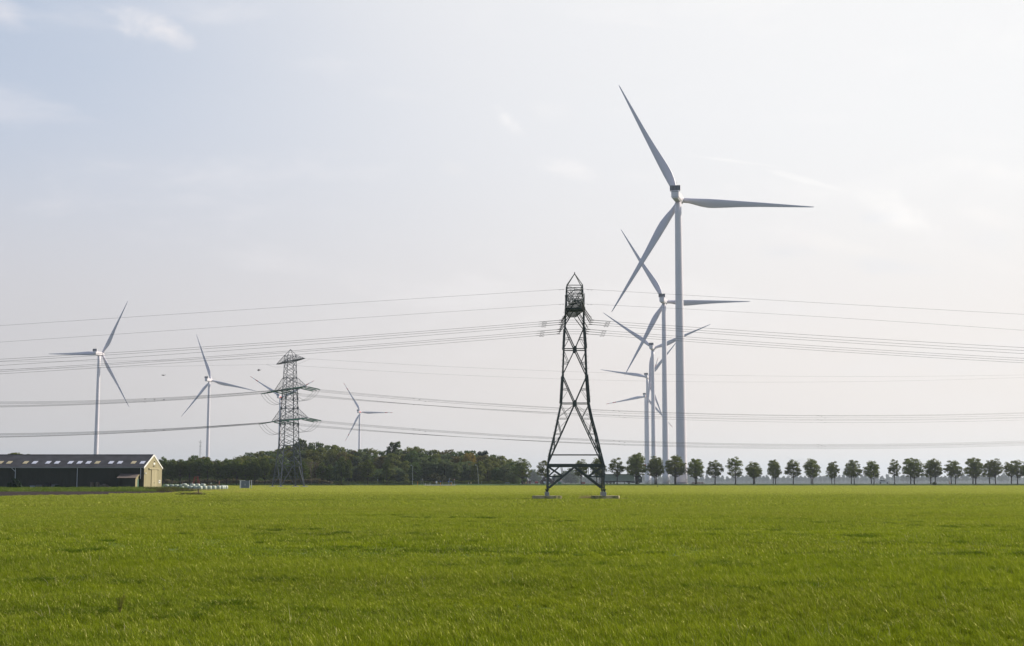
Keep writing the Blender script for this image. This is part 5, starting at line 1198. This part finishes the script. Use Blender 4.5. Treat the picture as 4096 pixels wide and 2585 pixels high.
for x in ((957 - 980) * s_, (963.5 - 980) * s_, (998 - 980) * s_, (1002.5 - 980) * s_):
    b = MB(); dpt = .0 if abs(x) < 1.3 else 1.2; b.box(x - .07, x + .07, dpt - .06, dpt + .06, 0, 2.05, .01); b.build('post', mat('gate_post', (.5, .52, .54), .5), gt)
M_gs = mat('grey_sheet', (.20, .22, .25), .6, noise=.15, nscale=1)
b = MB(); b.box((965 - 980) * s_, (980.5 - 980) * s_, -.02, .02, .15, 1.95); b.build('panel', M_gs, gt); b = MB(); b.box((981 - 980) * s_, (997 - 980) * s_, -.03, .01, .1, 1.95); b.build('panel', M_gs, gt); b = MB(); b.box((957 - 980) * s_, (981 - 980) * s_, -.05, .05, 1.95, 2.05); b.build('top_rail', M_trimw, gt); b = MB(); b.box((980 - 980) * s_, (981.3 - 980) * s_, -.06, -.03, .8, 1.2); b.build('handle', M_trimw, gt)
ar = empty('red_a_frame', (XD(785, 400), 400, 0), 0, 'red lattice A-frame machine standing behind the bales', 'machine'); b = MB(); s_ = 400 / F
for (xa, ya), (xb, yb), w in (((772, 1938), (780, 1907), 4), ((795, 1936), (789, 1907), 6)):
    for o_ in (-w / 2, w / 2): b.beam(((xa + o_ - 785) * s_, 0, CH + (1934 - ya) * s_), ((xb + o_ * .7 - 785) * s_, 0, CH + (1934 - yb) * s_), .09)
    for q in range(6):
        t0, t1 = q / 6, (q + 1) / 6; f_ = lambda t, o_: ((xa + (xb - xa) * t + o_ - 785) * s_, 0, CH + (1934 - (ya + (yb - ya) * t)) * s_); b.beam(f_(t0, -w / 2), f_(t1, w / 2), .07); b.beam(f_(t1, -w / 2), f_(t1, w / 2), .07)
b.build('lattice_mast', mat('red_paint', (.28, .06, .05), .6), ar); b = MB(); b.box(-1.2, 1.2, -.6, .6, .4, 1.2, .1); b.build('base_frame', M_dark, ar)
for i, (px, ya, yb) in enumerate([(769, 1930, 1942), (877, 1926, 1940), (729, 1932, 1938), (844, 1933, 1938)]):
    p = P(px, ya, 392); b = MB(); b.tube([(p.x, p.y, 0), (p.x, p.y, p.z)], .07, 6); b.box(p.x - .09, p.x + .09, p.y - .09, p.y + .09, p.z - .1, p.z + .02); tag(b.build('marker_stake', mat('stake_paint', ((.45, .35, .3), (.4, .12, .1), (.4, .2, .15), (.6, .62, .6))[i], .7)), ['pale stake left of the red A-frame', 'red stake behind the right bales', 'small brown stake behind the back bales', 'white-topped stake behind the middle bales'][i], 'stake', 'stakes behind the bales')
D = 193; p = GG(794, 1978); b = MB(); b.lathe([(.09, -.1), (.09, .62), (.085, .78), (.06, .80)], 10); tag(b.build('wooden_post', mat('post_wood', (.09, .07, .05), .9, noise=.3, nscale=6), loc=(p.x, p.y, p.z)), 'short dark wooden post at the field edge before the bales', 'post')
ms = empty('radio_mast', (XD(798, 1500), 1500, 1.5), 0, 'thin guyed radio mast above the trees left of the grey pylon', 'mast'); b = MB(); h = P(798, 1772, 1500).z; s_ = 1500 / F
for a in (-.5, .5): b.tube([(a, 0, 0), (a, 0, h)], .13, 4)
for z in np.arange(h - 14, h, 1.5): b.beam((-.5, 0, z), (.5, 0, z + 1.5), .1)
b.build('mast_body', M_steel2, ms); b = MB(); b.beam((-1.6, 0, h - .8), (1.6, 0, h - .8), .25); b.beam((-1.4, 0, h - 5), (1.4, 0, h - 5), .2); b.tube([(-1.5, 0, h - 1.2), (-1.5, 0, h + .5)], .12, 4); b.tube([(.1, 0, h), (.1, 0, h + 1.8)], .12, 4); b.build('antenna', M_steel2, ms)
b = MB(); [b.tube([(0, 0, h - 5), (sx * 9, 0, 0)], .03, 3) for sx in (-1, 1)]; b.build('guy_wire', M_wire, ms)

# ---------------------------------------------------------------- birds
def bird(px, py, D, label, pose):
    c = P(px, py, D); me = bpy.data.meshes.new('bird'); M_b = mat('bird_plumage', (.03, .03, .035), .8) if 'bird_plumage' not in bpy.data.materials else bpy.data.materials['bird_plumage']
    b = MB(); s = 5.0 * D / F / 1.0
    L_ = 7.5 * D / F    # half length of the body in metres
    b.tube([(-L_, 0, 0), (-L_ * .8, 0, .02 * L_), (-L_ * .45, 0, 0), (0, 0, 0), (L_ * .5, 0, -.02), (L_ * .95, 0, .03), (L_ * 1.25, 0, .03)], [.03 * L_, .15 * L_, .2 * L_, .26 * L_, .16 * L_, .08 * L_, .12 * L_], 10)
    for sy in (-1, 1):
        if pose == 'down': w = [(-.35, 0, 0), (.35, 0, 0), (.3, sy * .8, .45), (-.15, sy * .8, .5), (.1, sy * 1.7, -.5), (-.1, sy * 1.7, -.5)]
        else: w = [(-.4, 0, 0), (.4, 0, 0), (.35, sy * .8, .10), (-.3, sy * .8, .12), (.15, sy * 1.7, .0), (0, sy * 1.7, .02)]
        vs = [(x * L_, y * L_, z * L_ + .05 * L_) for x, y, z in w]; b.add(vs + [(x, y, z - .05 * L_) for x, y, z in vs], [(0, 1, 2, 3), (3, 2, 4, 5), (7, 6, 9, 8), (8, 9, 11, 10), (0, 6, 7, 1), (1, 7, 8, 2), (2, 8, 10, 4), (5, 11, 9, 3), (3, 9, 6, 0), (4, 10, 11, 5)])
    o = b.build('bird', M_b, smooth=False, loc=c); o.rotation_euler = (0, 0, .35); tag(o, label, 'bird', 'birds in flight'); return o
bird(653, 1501, 120, 'dark bird gliding with level wings between the two left turbines', 'flat'); bird(1035, 1481, 120, 'dark bird with downbent wings just left of the grey pylon', 'down')
p = GG(2629, 1951); b = MB(); b.tube([(-.1, 0, .12), (0, 0, .18), (.08, 0, .34), (.12, 0, .42)], [.04, .09, .05, .04], 8); b.tube([(0, 0, 0), (0, 0, .12)], .015, 4); b.tube([(.12, 0, .42), (.2, 0, .4)], [.02, .004], 4)
o = b.build('bird', bpy.data.materials['bird_plumage'], loc=(p.x, p.y, p.z + .1)); tag(o, 'small bird standing in the far part of the field below the turbines', 'bird'); o.scale = (1.1, 1.1, 1.1)
# ---------------------------------------------------------------- grass
def grass_mat(name, dark, light, dry, far, trans=.45, rough=.34, spec=.35):
    m = bpy.data.materials.new(name); m.use_nodes = True; T = NT(m.node_tree)
    g = T.n('ShaderNodeNewGeometry'); p = g.outputs['Position']; at = T.n('ShaderNodeAttribute', attribute_name='tone'); tp = T.n('ShaderNodeAttribute', attribute_name='tip')
    sx = T.n('ShaderNodeSeparateXYZ'); T.l(p, sx.inputs[0])
    n1 = T.noise(T.mapv(p, (.5, 1, 1)), .22, 4, .6); n2 = T.noise(p, 1.1, 3, .6); n3 = T.noise(T.mapv(p, (.25, 1, 1)), .035, 3, .5)
    c = T.mix(T.m('ADD', T.m('MULTIPLY', T.ss(n1, .40, .60), .55), T.m('MULTIPLY', T.ss(n2, .40, .60), .5)), dark, light)
    n4 = T.noise(T.mapv(p, (.6, 1, 1)), .07, 3, .5); c = T.mix(T.m('MULTIPLY', T.ss(n4, .45, .68), .5), c, (light[0] * .62, light[1] * .50, light[2]))
    c = T.mix(T.m('MULTIPLY', at.outputs['Fac'], .5), c, light)
    c = T.mix(T.m('MULTIPLY', T.ss(at.outputs['Fac'], .975, .98), .8), c, dry)
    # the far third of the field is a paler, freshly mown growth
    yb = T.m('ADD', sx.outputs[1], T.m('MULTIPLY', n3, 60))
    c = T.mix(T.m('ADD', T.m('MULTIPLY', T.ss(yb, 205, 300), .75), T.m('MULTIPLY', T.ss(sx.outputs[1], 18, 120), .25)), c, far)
    vv = T.m('ADD', .35, T.m('MULTIPLY', at.outputs['Fac'], 1.35)); cv = T.n('ShaderNodeCombineXYZ'); [T.l(vv, cv.inputs[i_]) for i_ in range(3)]; c = T.mix(1.0, c, cv.outputs[0], 'MULTIPLY')
    df = T.n('ShaderNodeBsdfDiffuse'); T.l(c, df.inputs[0]); tr = T.n('ShaderNodeBsdfTranslucent'); T.l(T.mix(.35, c, (light[0] * 1.5, light[1] * 1.5, light[2] * .6)), tr.inputs[0])
    gl = T.n('ShaderNodeBsdfGlossy', inp={'Roughness': rough, 'Color': (.85, .80, .32, 1)})
    mx = T.n('ShaderNodeMixShader', inp={0: trans}); T.l(df.outputs[0], mx.inputs[1]); T.l(tr.outputs[0], mx.inputs[2])
    m2 = T.n('ShaderNodeMixShader', inp={0: .032}); T.l(mx.outputs[0], m2.inputs[1]); T.l(gl.outputs[0], m2.inputs[2])
    o = T.n('ShaderNodeOutputMaterial'); T.l(m2.outputs[0], o.inputs[0]); return m
def blades_mesh(name, n, size, hmin, hmax, w, seed, mtl, lean=.55, seg=3, disk=False, thick_top=.0):
    rng = np.random.default_rng(seed)
    if disk: r = size * np.sqrt(rng.uniform(0, 1, n)); a = rng.uniform(0, 6.28, n); x = r * np.cos(a); y = r * np.sin(a); hs = 1 - .5 * (r / size) ** 2
    else:
        x = rng.uniform(-size / 2, size / 2, n); y = rng.uniform(-size / 2, size / 2, n); f_ = np.zeros(n)
        for _ in range(7): kx, ky = rng.integers(-5, 6), rng.integers(-5, 6); f_ += np.sin(2 * math.pi * (kx * x + ky * y) / size + rng.uniform(0, 6.28)) / 2.2
        hs = np.clip(1 + .55 * f_, .22, 2.2)
    h = rng.uniform(hmin, hmax, n) * hs; la = rng.normal(math.pi * .95, 1.1, n)    # most blades bend to the left
    if disk: la = np.arctan2(y, x) + rng.normal(0, .7, n)
    ln = h * lean * rng.uniform(.3, 1.5, n); lx = np.cos(la) * ln; ly = np.sin(la) * ln
    fa = rng.uniform(0, math.pi, n); wx, wy = np.cos(fa), np.sin(fa); ww = w * rng.uniform(.6, 1.4, n)
    V = np.zeros((n, 2 * seg + 1, 3)); tip = np.zeros((n, 2 * seg + 1))
    for k in range(seg + 1):
        t = k / seg; cx_ = x + lx * t * t; cy_ = y + ly * t * t; cz = h * (t - .18 * t * t * lean)
        if k < seg:
            hw_ = ww * .5 * (1 - t ** 1.5 * .75)
            V[:, 2 * k] = np.stack([cx_ - wx * hw_, cy_ - wy * hw_, cz], 1); V[:, 2 * k + 1] = np.stack([cx_ + wx * hw_, cy_ + wy * hw_, cz], 1)
        else: V[:, 2 * seg] = np.stack([cx_, cy_, cz], 1)
    nv = 2 * seg + 1; base = np.arange(n)[:, None] * nv; idx = []; 
    quads = np.concatenate([base + np.array([[2 * k, 2 * k + 1, 2 * k + 3, 2 * k + 2]]) for k in range(seg - 1)], 0); tris = base + np.array([[2 * seg - 2, 2 * seg - 1, 2 * seg]])
    nq, nt_ = len(quads), len(tris); loops = np.concatenate([quads.ravel(), tris.ravel()]).astype(np.int32)
    me = bpy.data.meshes.new(name); me.vertices.add(n * nv); me.vertices.foreach_set('co', V.astype(np.float32).ravel()); me.loops.add(len(loops)); me.loops.foreach_set('vertex_index', loops)
    me.polygons.add(nq + nt_); ls = np.concatenate([np.arange(nq) * 4, nq * 4 + np.arange(nt_) * 3]).astype(np.int32); me.polygons.foreach_set('loop_start', ls); me.update(calc_edges=True)
    tone = rng.uniform(0, 1, n); tq = np.concatenate([np.tile(tone, seg - 1), tone]); at = me.attributes.new('tone', 'FLOAT', 'FACE'); at.data.foreach_set('value', tq.astype(np.float32))
    me.polygons.foreach_set('use_smooth', np.ones(nq + nt_, dtype=bool)); me.materials.append(mtl); return me
def scatter(name, variants, pts, rots, scls, idx, label):
    """one object: a point cloud whose points carry grass patches (geometry nodes)"""
    src = []
    for i, me in enumerate(variants): src.append(bpy.data.objects.new(name + '_patch', me))
    me = bpy.data.meshes.new(name); me.vertices.add(len(pts)); me.vertices.foreach_set('co', np.asarray(pts, np.float32).ravel())
    for nm, dt, typ in (('rot', rots, 'FLOAT_VECTOR'), ('scl', scls, 'FLOAT_VECTOR'), ('idx', idx, 'INT')):
        a = me.attributes.new(nm, typ, 'POINT')
        if typ == 'INT': a.data.foreach_set('value', np.asarray(dt, np.int32))
        else: a.data.foreach_set('vector', np.asarray(dt, np.float32).ravel())
    o = bpy.data.objects.new(name, me); COL.objects.link(o)
    ng = bpy.data.node_groups.new(name, 'GeometryNodeTree'); ng.interface.new_socket('Geometry', in_out='INPUT', socket_type='NodeSocketGeometry'); ng.interface.new_socket('Geometry', in_out='OUTPUT', socket_type='NodeSocketGeometry')
    N = ng.nodes; Lk = ng.links; gi = N.new('NodeGroupInput'); go = N.new('NodeGroupOutput'); ip = N.new('GeometryNodeInstanceOnPoints'); g2 = N.new('GeometryNodeGeometryToInstance')
    for so in reversed(src):
        oi = N.new('GeometryNodeObjectInfo'); oi.inputs['Object'].default_value = so; oi.inputs['As Instance'].default_value = False; Lk.new(oi.outputs['Geometry'], g2.inputs[0])
    Lk.new(gi.outputs[0], ip.inputs['Points']); Lk.new(g2.outputs[0], ip.inputs['Instance']); ip.inputs['Pick Instance'].default_value = True
    def at(nm, typ):
        a = N.new('GeometryNodeInputNamedAttribute'); a.data_type = typ; a.inputs[0].default_value = nm; return a.outputs[0]
    Lk.new(at('idx', 'INT'), ip.inputs['Instance Index']); Lk.new(at('rot', 'FLOAT_VECTOR'), ip.inputs['Rotation']); Lk.new(at('scl', 'FLOAT_VECTOR'), ip.inputs['Scale']); Lk.new(ip.outputs[0], go.inputs[0])
    md = o.modifiers.new('scatter', 'NODES'); md.node_group = ng; o['kind'] = 'stuff'; o['label'] = label; return o
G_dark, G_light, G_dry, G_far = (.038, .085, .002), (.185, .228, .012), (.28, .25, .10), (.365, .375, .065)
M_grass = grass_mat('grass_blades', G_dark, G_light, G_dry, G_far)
M_tuft = grass_mat('tuft_blades', (.028, .060, .002), (.075, .125, .005), G_dry, (.11, .15, .02))
near = [blades_mesh('g', 8400, 1.6, .042, .10, .0048, 10 + i, M_grass, lean=.5) for i in range(4)]
mid = [blades_mesh('g', 6600, 3.3, .045, .105, .010, 20 + i, M_grass, lean=.5) for i in range(3)]
far_ = [blades_mesh('g', 4600, 7.0, .07, .14, .027, 30 + i, M_grass, seg=2) for i in range(3)]
tuft = [blades_mesh('g', 800, .34, .09, .17, .0058, 40 + i, M_tuft, disk=True, lean=.8) for i in range(2)]
stalk = [blades_mesh('g', 9, .25, .22, .42, .005, 50 + i, mat('dry_stalk', (.40, .35, .19), .7), disk=True, lean=.9, seg=4) for i in range(2)]
def inpoly(x, y, poly):
    c = False; n = len(poly)
    for i in range(n):
        (x1, y1), (x2, y2) = poly[i], poly[i - 1]
        if (y1 > y) != (y2 > y) and x < (x2 - x1) * (y - y1) / (y2 - y1) + x1: c = not c
    return c
rng = np.random.default_rng(5)
def soilfront(x, y):
    """photo row of the field's left boundary above the given point"""
    px = 2048 + F * x / y; return px
SFT = {}
def SF(px):
    k_ = int(px // 20)
    if k_ not in SFT: SFT[k_] = GG(0, 1986 - max(k_ * 20 + 10, -500) * (14 / 770.))[1]
    return SFT[k_]
def allowed(x, y, marg):
    if y > 575: return False
    px = 2048 + F * x / y
    if px < 775:
        row = 1986 - max(px, -500) * (14 / 770.); lim = SF(px)
        if y > lim - marg: return False
    if y > 180 and inpoly(x, y, TRK): return False
    if y > 548 and 1700 < px < 1825: return False
    return True
pts, rots, scls, idx = [], [], [], []
def vn(x, y, s=1.0): return .5 + .25 * math.sin(x * .31 * s + 1.3 * math.sin(y * .17 * s)) + .25 * math.sin(y * .43 * s + x * .11 * s + 2 * math.sin(x * .07 * s + y * .05 * s))
def fill(y0, y1, step, base, nvar, marg, hm=1.0):
    y = y0
    while y < y1:
        hwid = .36 * y * 1.03 + 28; x = -hwid + rng.uniform(0, step)
        while x < hwid:
            if allowed(x, y, marg):
                pts.append((x, y, GZ(y))); rots.append((0, 0, rng.normal(0, .22) + (0 if rng.random() < .8 else math.pi * rng.integers(0, 2) * .3))); h = hm * (.70 + .62 * vn(x, y)) * rng.uniform(.93, 1.07); scls.append((1.06, 1.06, h)); idx.append(base + rng.integers(0, nvar))
            x += step
        y += step
fill(7.5, 34, 1.55, 0, 4, 1); fill(34.5, 110, 3.2, 4, 3, 2); fill(112, 572, 6.8, 7, 3, 3.6)
# darker rank tufts in loose streaks, and dry stalks
ntf = 0
for _ in range(9000):
    y = 9 + 75 * rng.random() ** 1.2; x = rng.uniform(-1, 1) * (.37 * y + 3)
    q = math.sin(y * 1.05 + .35 * math.sin(x * .5) + .1 * x) + .7 * math.sin(x * .42 + y * .21) + .5 * math.sin(x * 1.3 - y * .9)
    if q + rng.normal(0, .35) > 1.05 and rng.random() < .48: pts.append((x, y, GZ(y))); rots.append((0, 0, rng.uniform(0, 6.28))); s = rng.uniform(.6, 1.2); scls.append((s * 1.3, s * .9, s * rng.uniform(.7, 1.0))); idx.append(10 + rng.integers(0, 2))
for _ in range(260):
    y = 10 + 50 * rng.random() ** 1.5; x = rng.uniform(-1, 1) * (.37 * y + 3); pts.append((x, y, GZ(y))); rots.append((0, 0, rng.uniform(0, 6.28))); s = rng.uniform(.6, 1.1); scls.append((s, s, s)); idx.append(12 + rng.integers(0, 2))
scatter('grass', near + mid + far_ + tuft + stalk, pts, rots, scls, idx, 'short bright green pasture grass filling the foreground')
# rough weeds between the soil strip and the barn yard
M_weed = grass_mat('weed_blades', (.05, .09, .015), (.085, .13, .025), (.26, .2, .09), (.10, .145, .025))
wv = [blades_mesh('g', 1500, 5.0, .3, .85, .045, 60 + i, M_weed, seg=2) for i in range(2)]
M_bram = grass_mat('bramble', (.035, .05, .016), (.075, .07, .03), (.2, .13, .07), (.06, .065, .025)); bvr = [blades_mesh('g', 1500, 3.4, .5, 1.2, .05, 70, M_bram, seg=2)]
pts, rots, scls, idx = [], [], [], []
SB = GG(0, 1967.3)[1]
for y in np.arange(205, 349, 4.6):
    for x in np.arange(-.37 * y - 20, XD(790, y), 4.6):
        px = 2048 + F * x / y; row = 1967.5 - .3 * max(0, 1 - px / 770) ; 
        if px < 772 and y < SB + 3: continue
        lo_row = y > 330
        pts.append((x + rng.uniform(-.5, .5), y, GZ(y))); rots.append((0, 0, rng.uniform(0, 6.28))); hh = (.35 + .45 * rng.random()) * .75
        if 740 < px: hh *= .5
        scls.append((1, 1, hh)); idx.append(2 if 615 < px < 775 and y < 310 else int(rng.integers(0, 2)))
# dry weeds around the wooden post and the slabs
scatter('weeds', wv + bvr, pts, rots, scls, idx, 'rough green weeds growing in front of the barn')
M_dryw = grass_mat('dry_weed', (.26, .20, .14), (.38, .30, .21), (.35, .26, .16), (.28, .2, .12), trans=.3)
dv = [blades_mesh('g', 170, .8, .4, 1.25, .009, 80 + i, M_dryw, disk=True, lean=.7) for i in range(2)]
pts, rots, scls, idx = [], [], [], []
for px, D, n_, s0, sp in ((2349, 162.5, 6, .75, .8), (2352, 164.5, 4, .8, .9), (2290, 163, 5, .28, 1.6), (2480, 162, 4, .3, .5), (2120, 160.2, 4, .3, .8), (2450, 160, 3, .25, .6)):
    for _ in range(n_): pts.append((XD(px, D) + rng.normal(0, sp) * .7, D + rng.normal(0, .6), 0)); rots.append((0, 0, rng.uniform(0, 6.28))); s = s0 * rng.uniform(.7, 1.15); scls.append((s, s, s)); idx.append(int(rng.integers(0, 2)))
for _ in range(60): px_ = rng.uniform(650, 925); q_ = GG(px_, 1963 + rng.uniform(-3, 2)); pts.append(tuple(q_)); rots.append((0, 0, rng.uniform(0, 6.28))); s = rng.uniform(.3, .75); scls.append((s * 1.6, s * 1.6, s * .7)); idx.append(1)
p_ = GG(786, 1978)
for _ in range(6): pts.append((p_.x + rng.normal(0, .3), p_.y + rng.normal(0, .3), p_.z)); rots.append((0, 0, rng.uniform(0, 6.28))); s = rng.uniform(.5, .9); scls.append((s, s, s)); idx.append(0)
scatter('dry_weeds', dv, pts, rots, scls, idx, 'dry brownish weeds around the pylon slabs and the wooden post')
# curly dock in the foreground
p_ = GG(478, 2462); dk = empty('dock_plant', (p_.x, p_.y, 0), 0, 'single seeding dock weed with yellow-brown spikes in the lower left grass', 'weed'); b = MB(); cen = []; r_ = random.Random(4)
for i in range(5):
    a = r_.uniform(0, 6.28); q = Vector((math.cos(a) * .07, math.sin(a) * .05, .22 + .10 * r_.random())); b.tube([(0, 0, 0), q * .5 + Vector((0, 0, .03)), q], [.005, .004, .002], 4)
    for t in np.linspace(.35, 1, 9): cen.append(tuple(q * float(t)))
b.build('stem', mat('dock_stem', (.13, .12, .03), .8), dk); link(leaves_mesh('dock_seed', cen, [.016] * len(cen), 26, .0045, 3, leaf_mat('dock_seed_brown', (.15, .16, .02), (.24, .24, .04), .3)), 'seed_head', dk)

# ---------------------------------------------------------------- haze
hz = MB(); hz.box(-8600, 8600, -100, 17700, -1.0, 205.0); h = hz.build('haze', []) if False else None
me = bpy.data.meshes.new('haze'); me.from_pydata(hz.v, [], hz.f); m = bpy.data.materials.new('haze_air'); m.use_nodes = True; T = NT(m.node_tree)
pv_ = T.n('ShaderNodeVolumePrincipled', inp={'Color': (.75, .85, .98, 1), 'Density': 0.00008, 'Anisotropy': 0.4}); o_ = T.n('ShaderNodeOutputMaterial'); T.l(pv_.outputs[0], o_.inputs['Volume']); me.materials.append(m)
h = bpy.data.objects.new('haze', me); COL.objects.link(h); h['kind'] = 'stuff'; h['label'] = 'pale blue haze in the air'
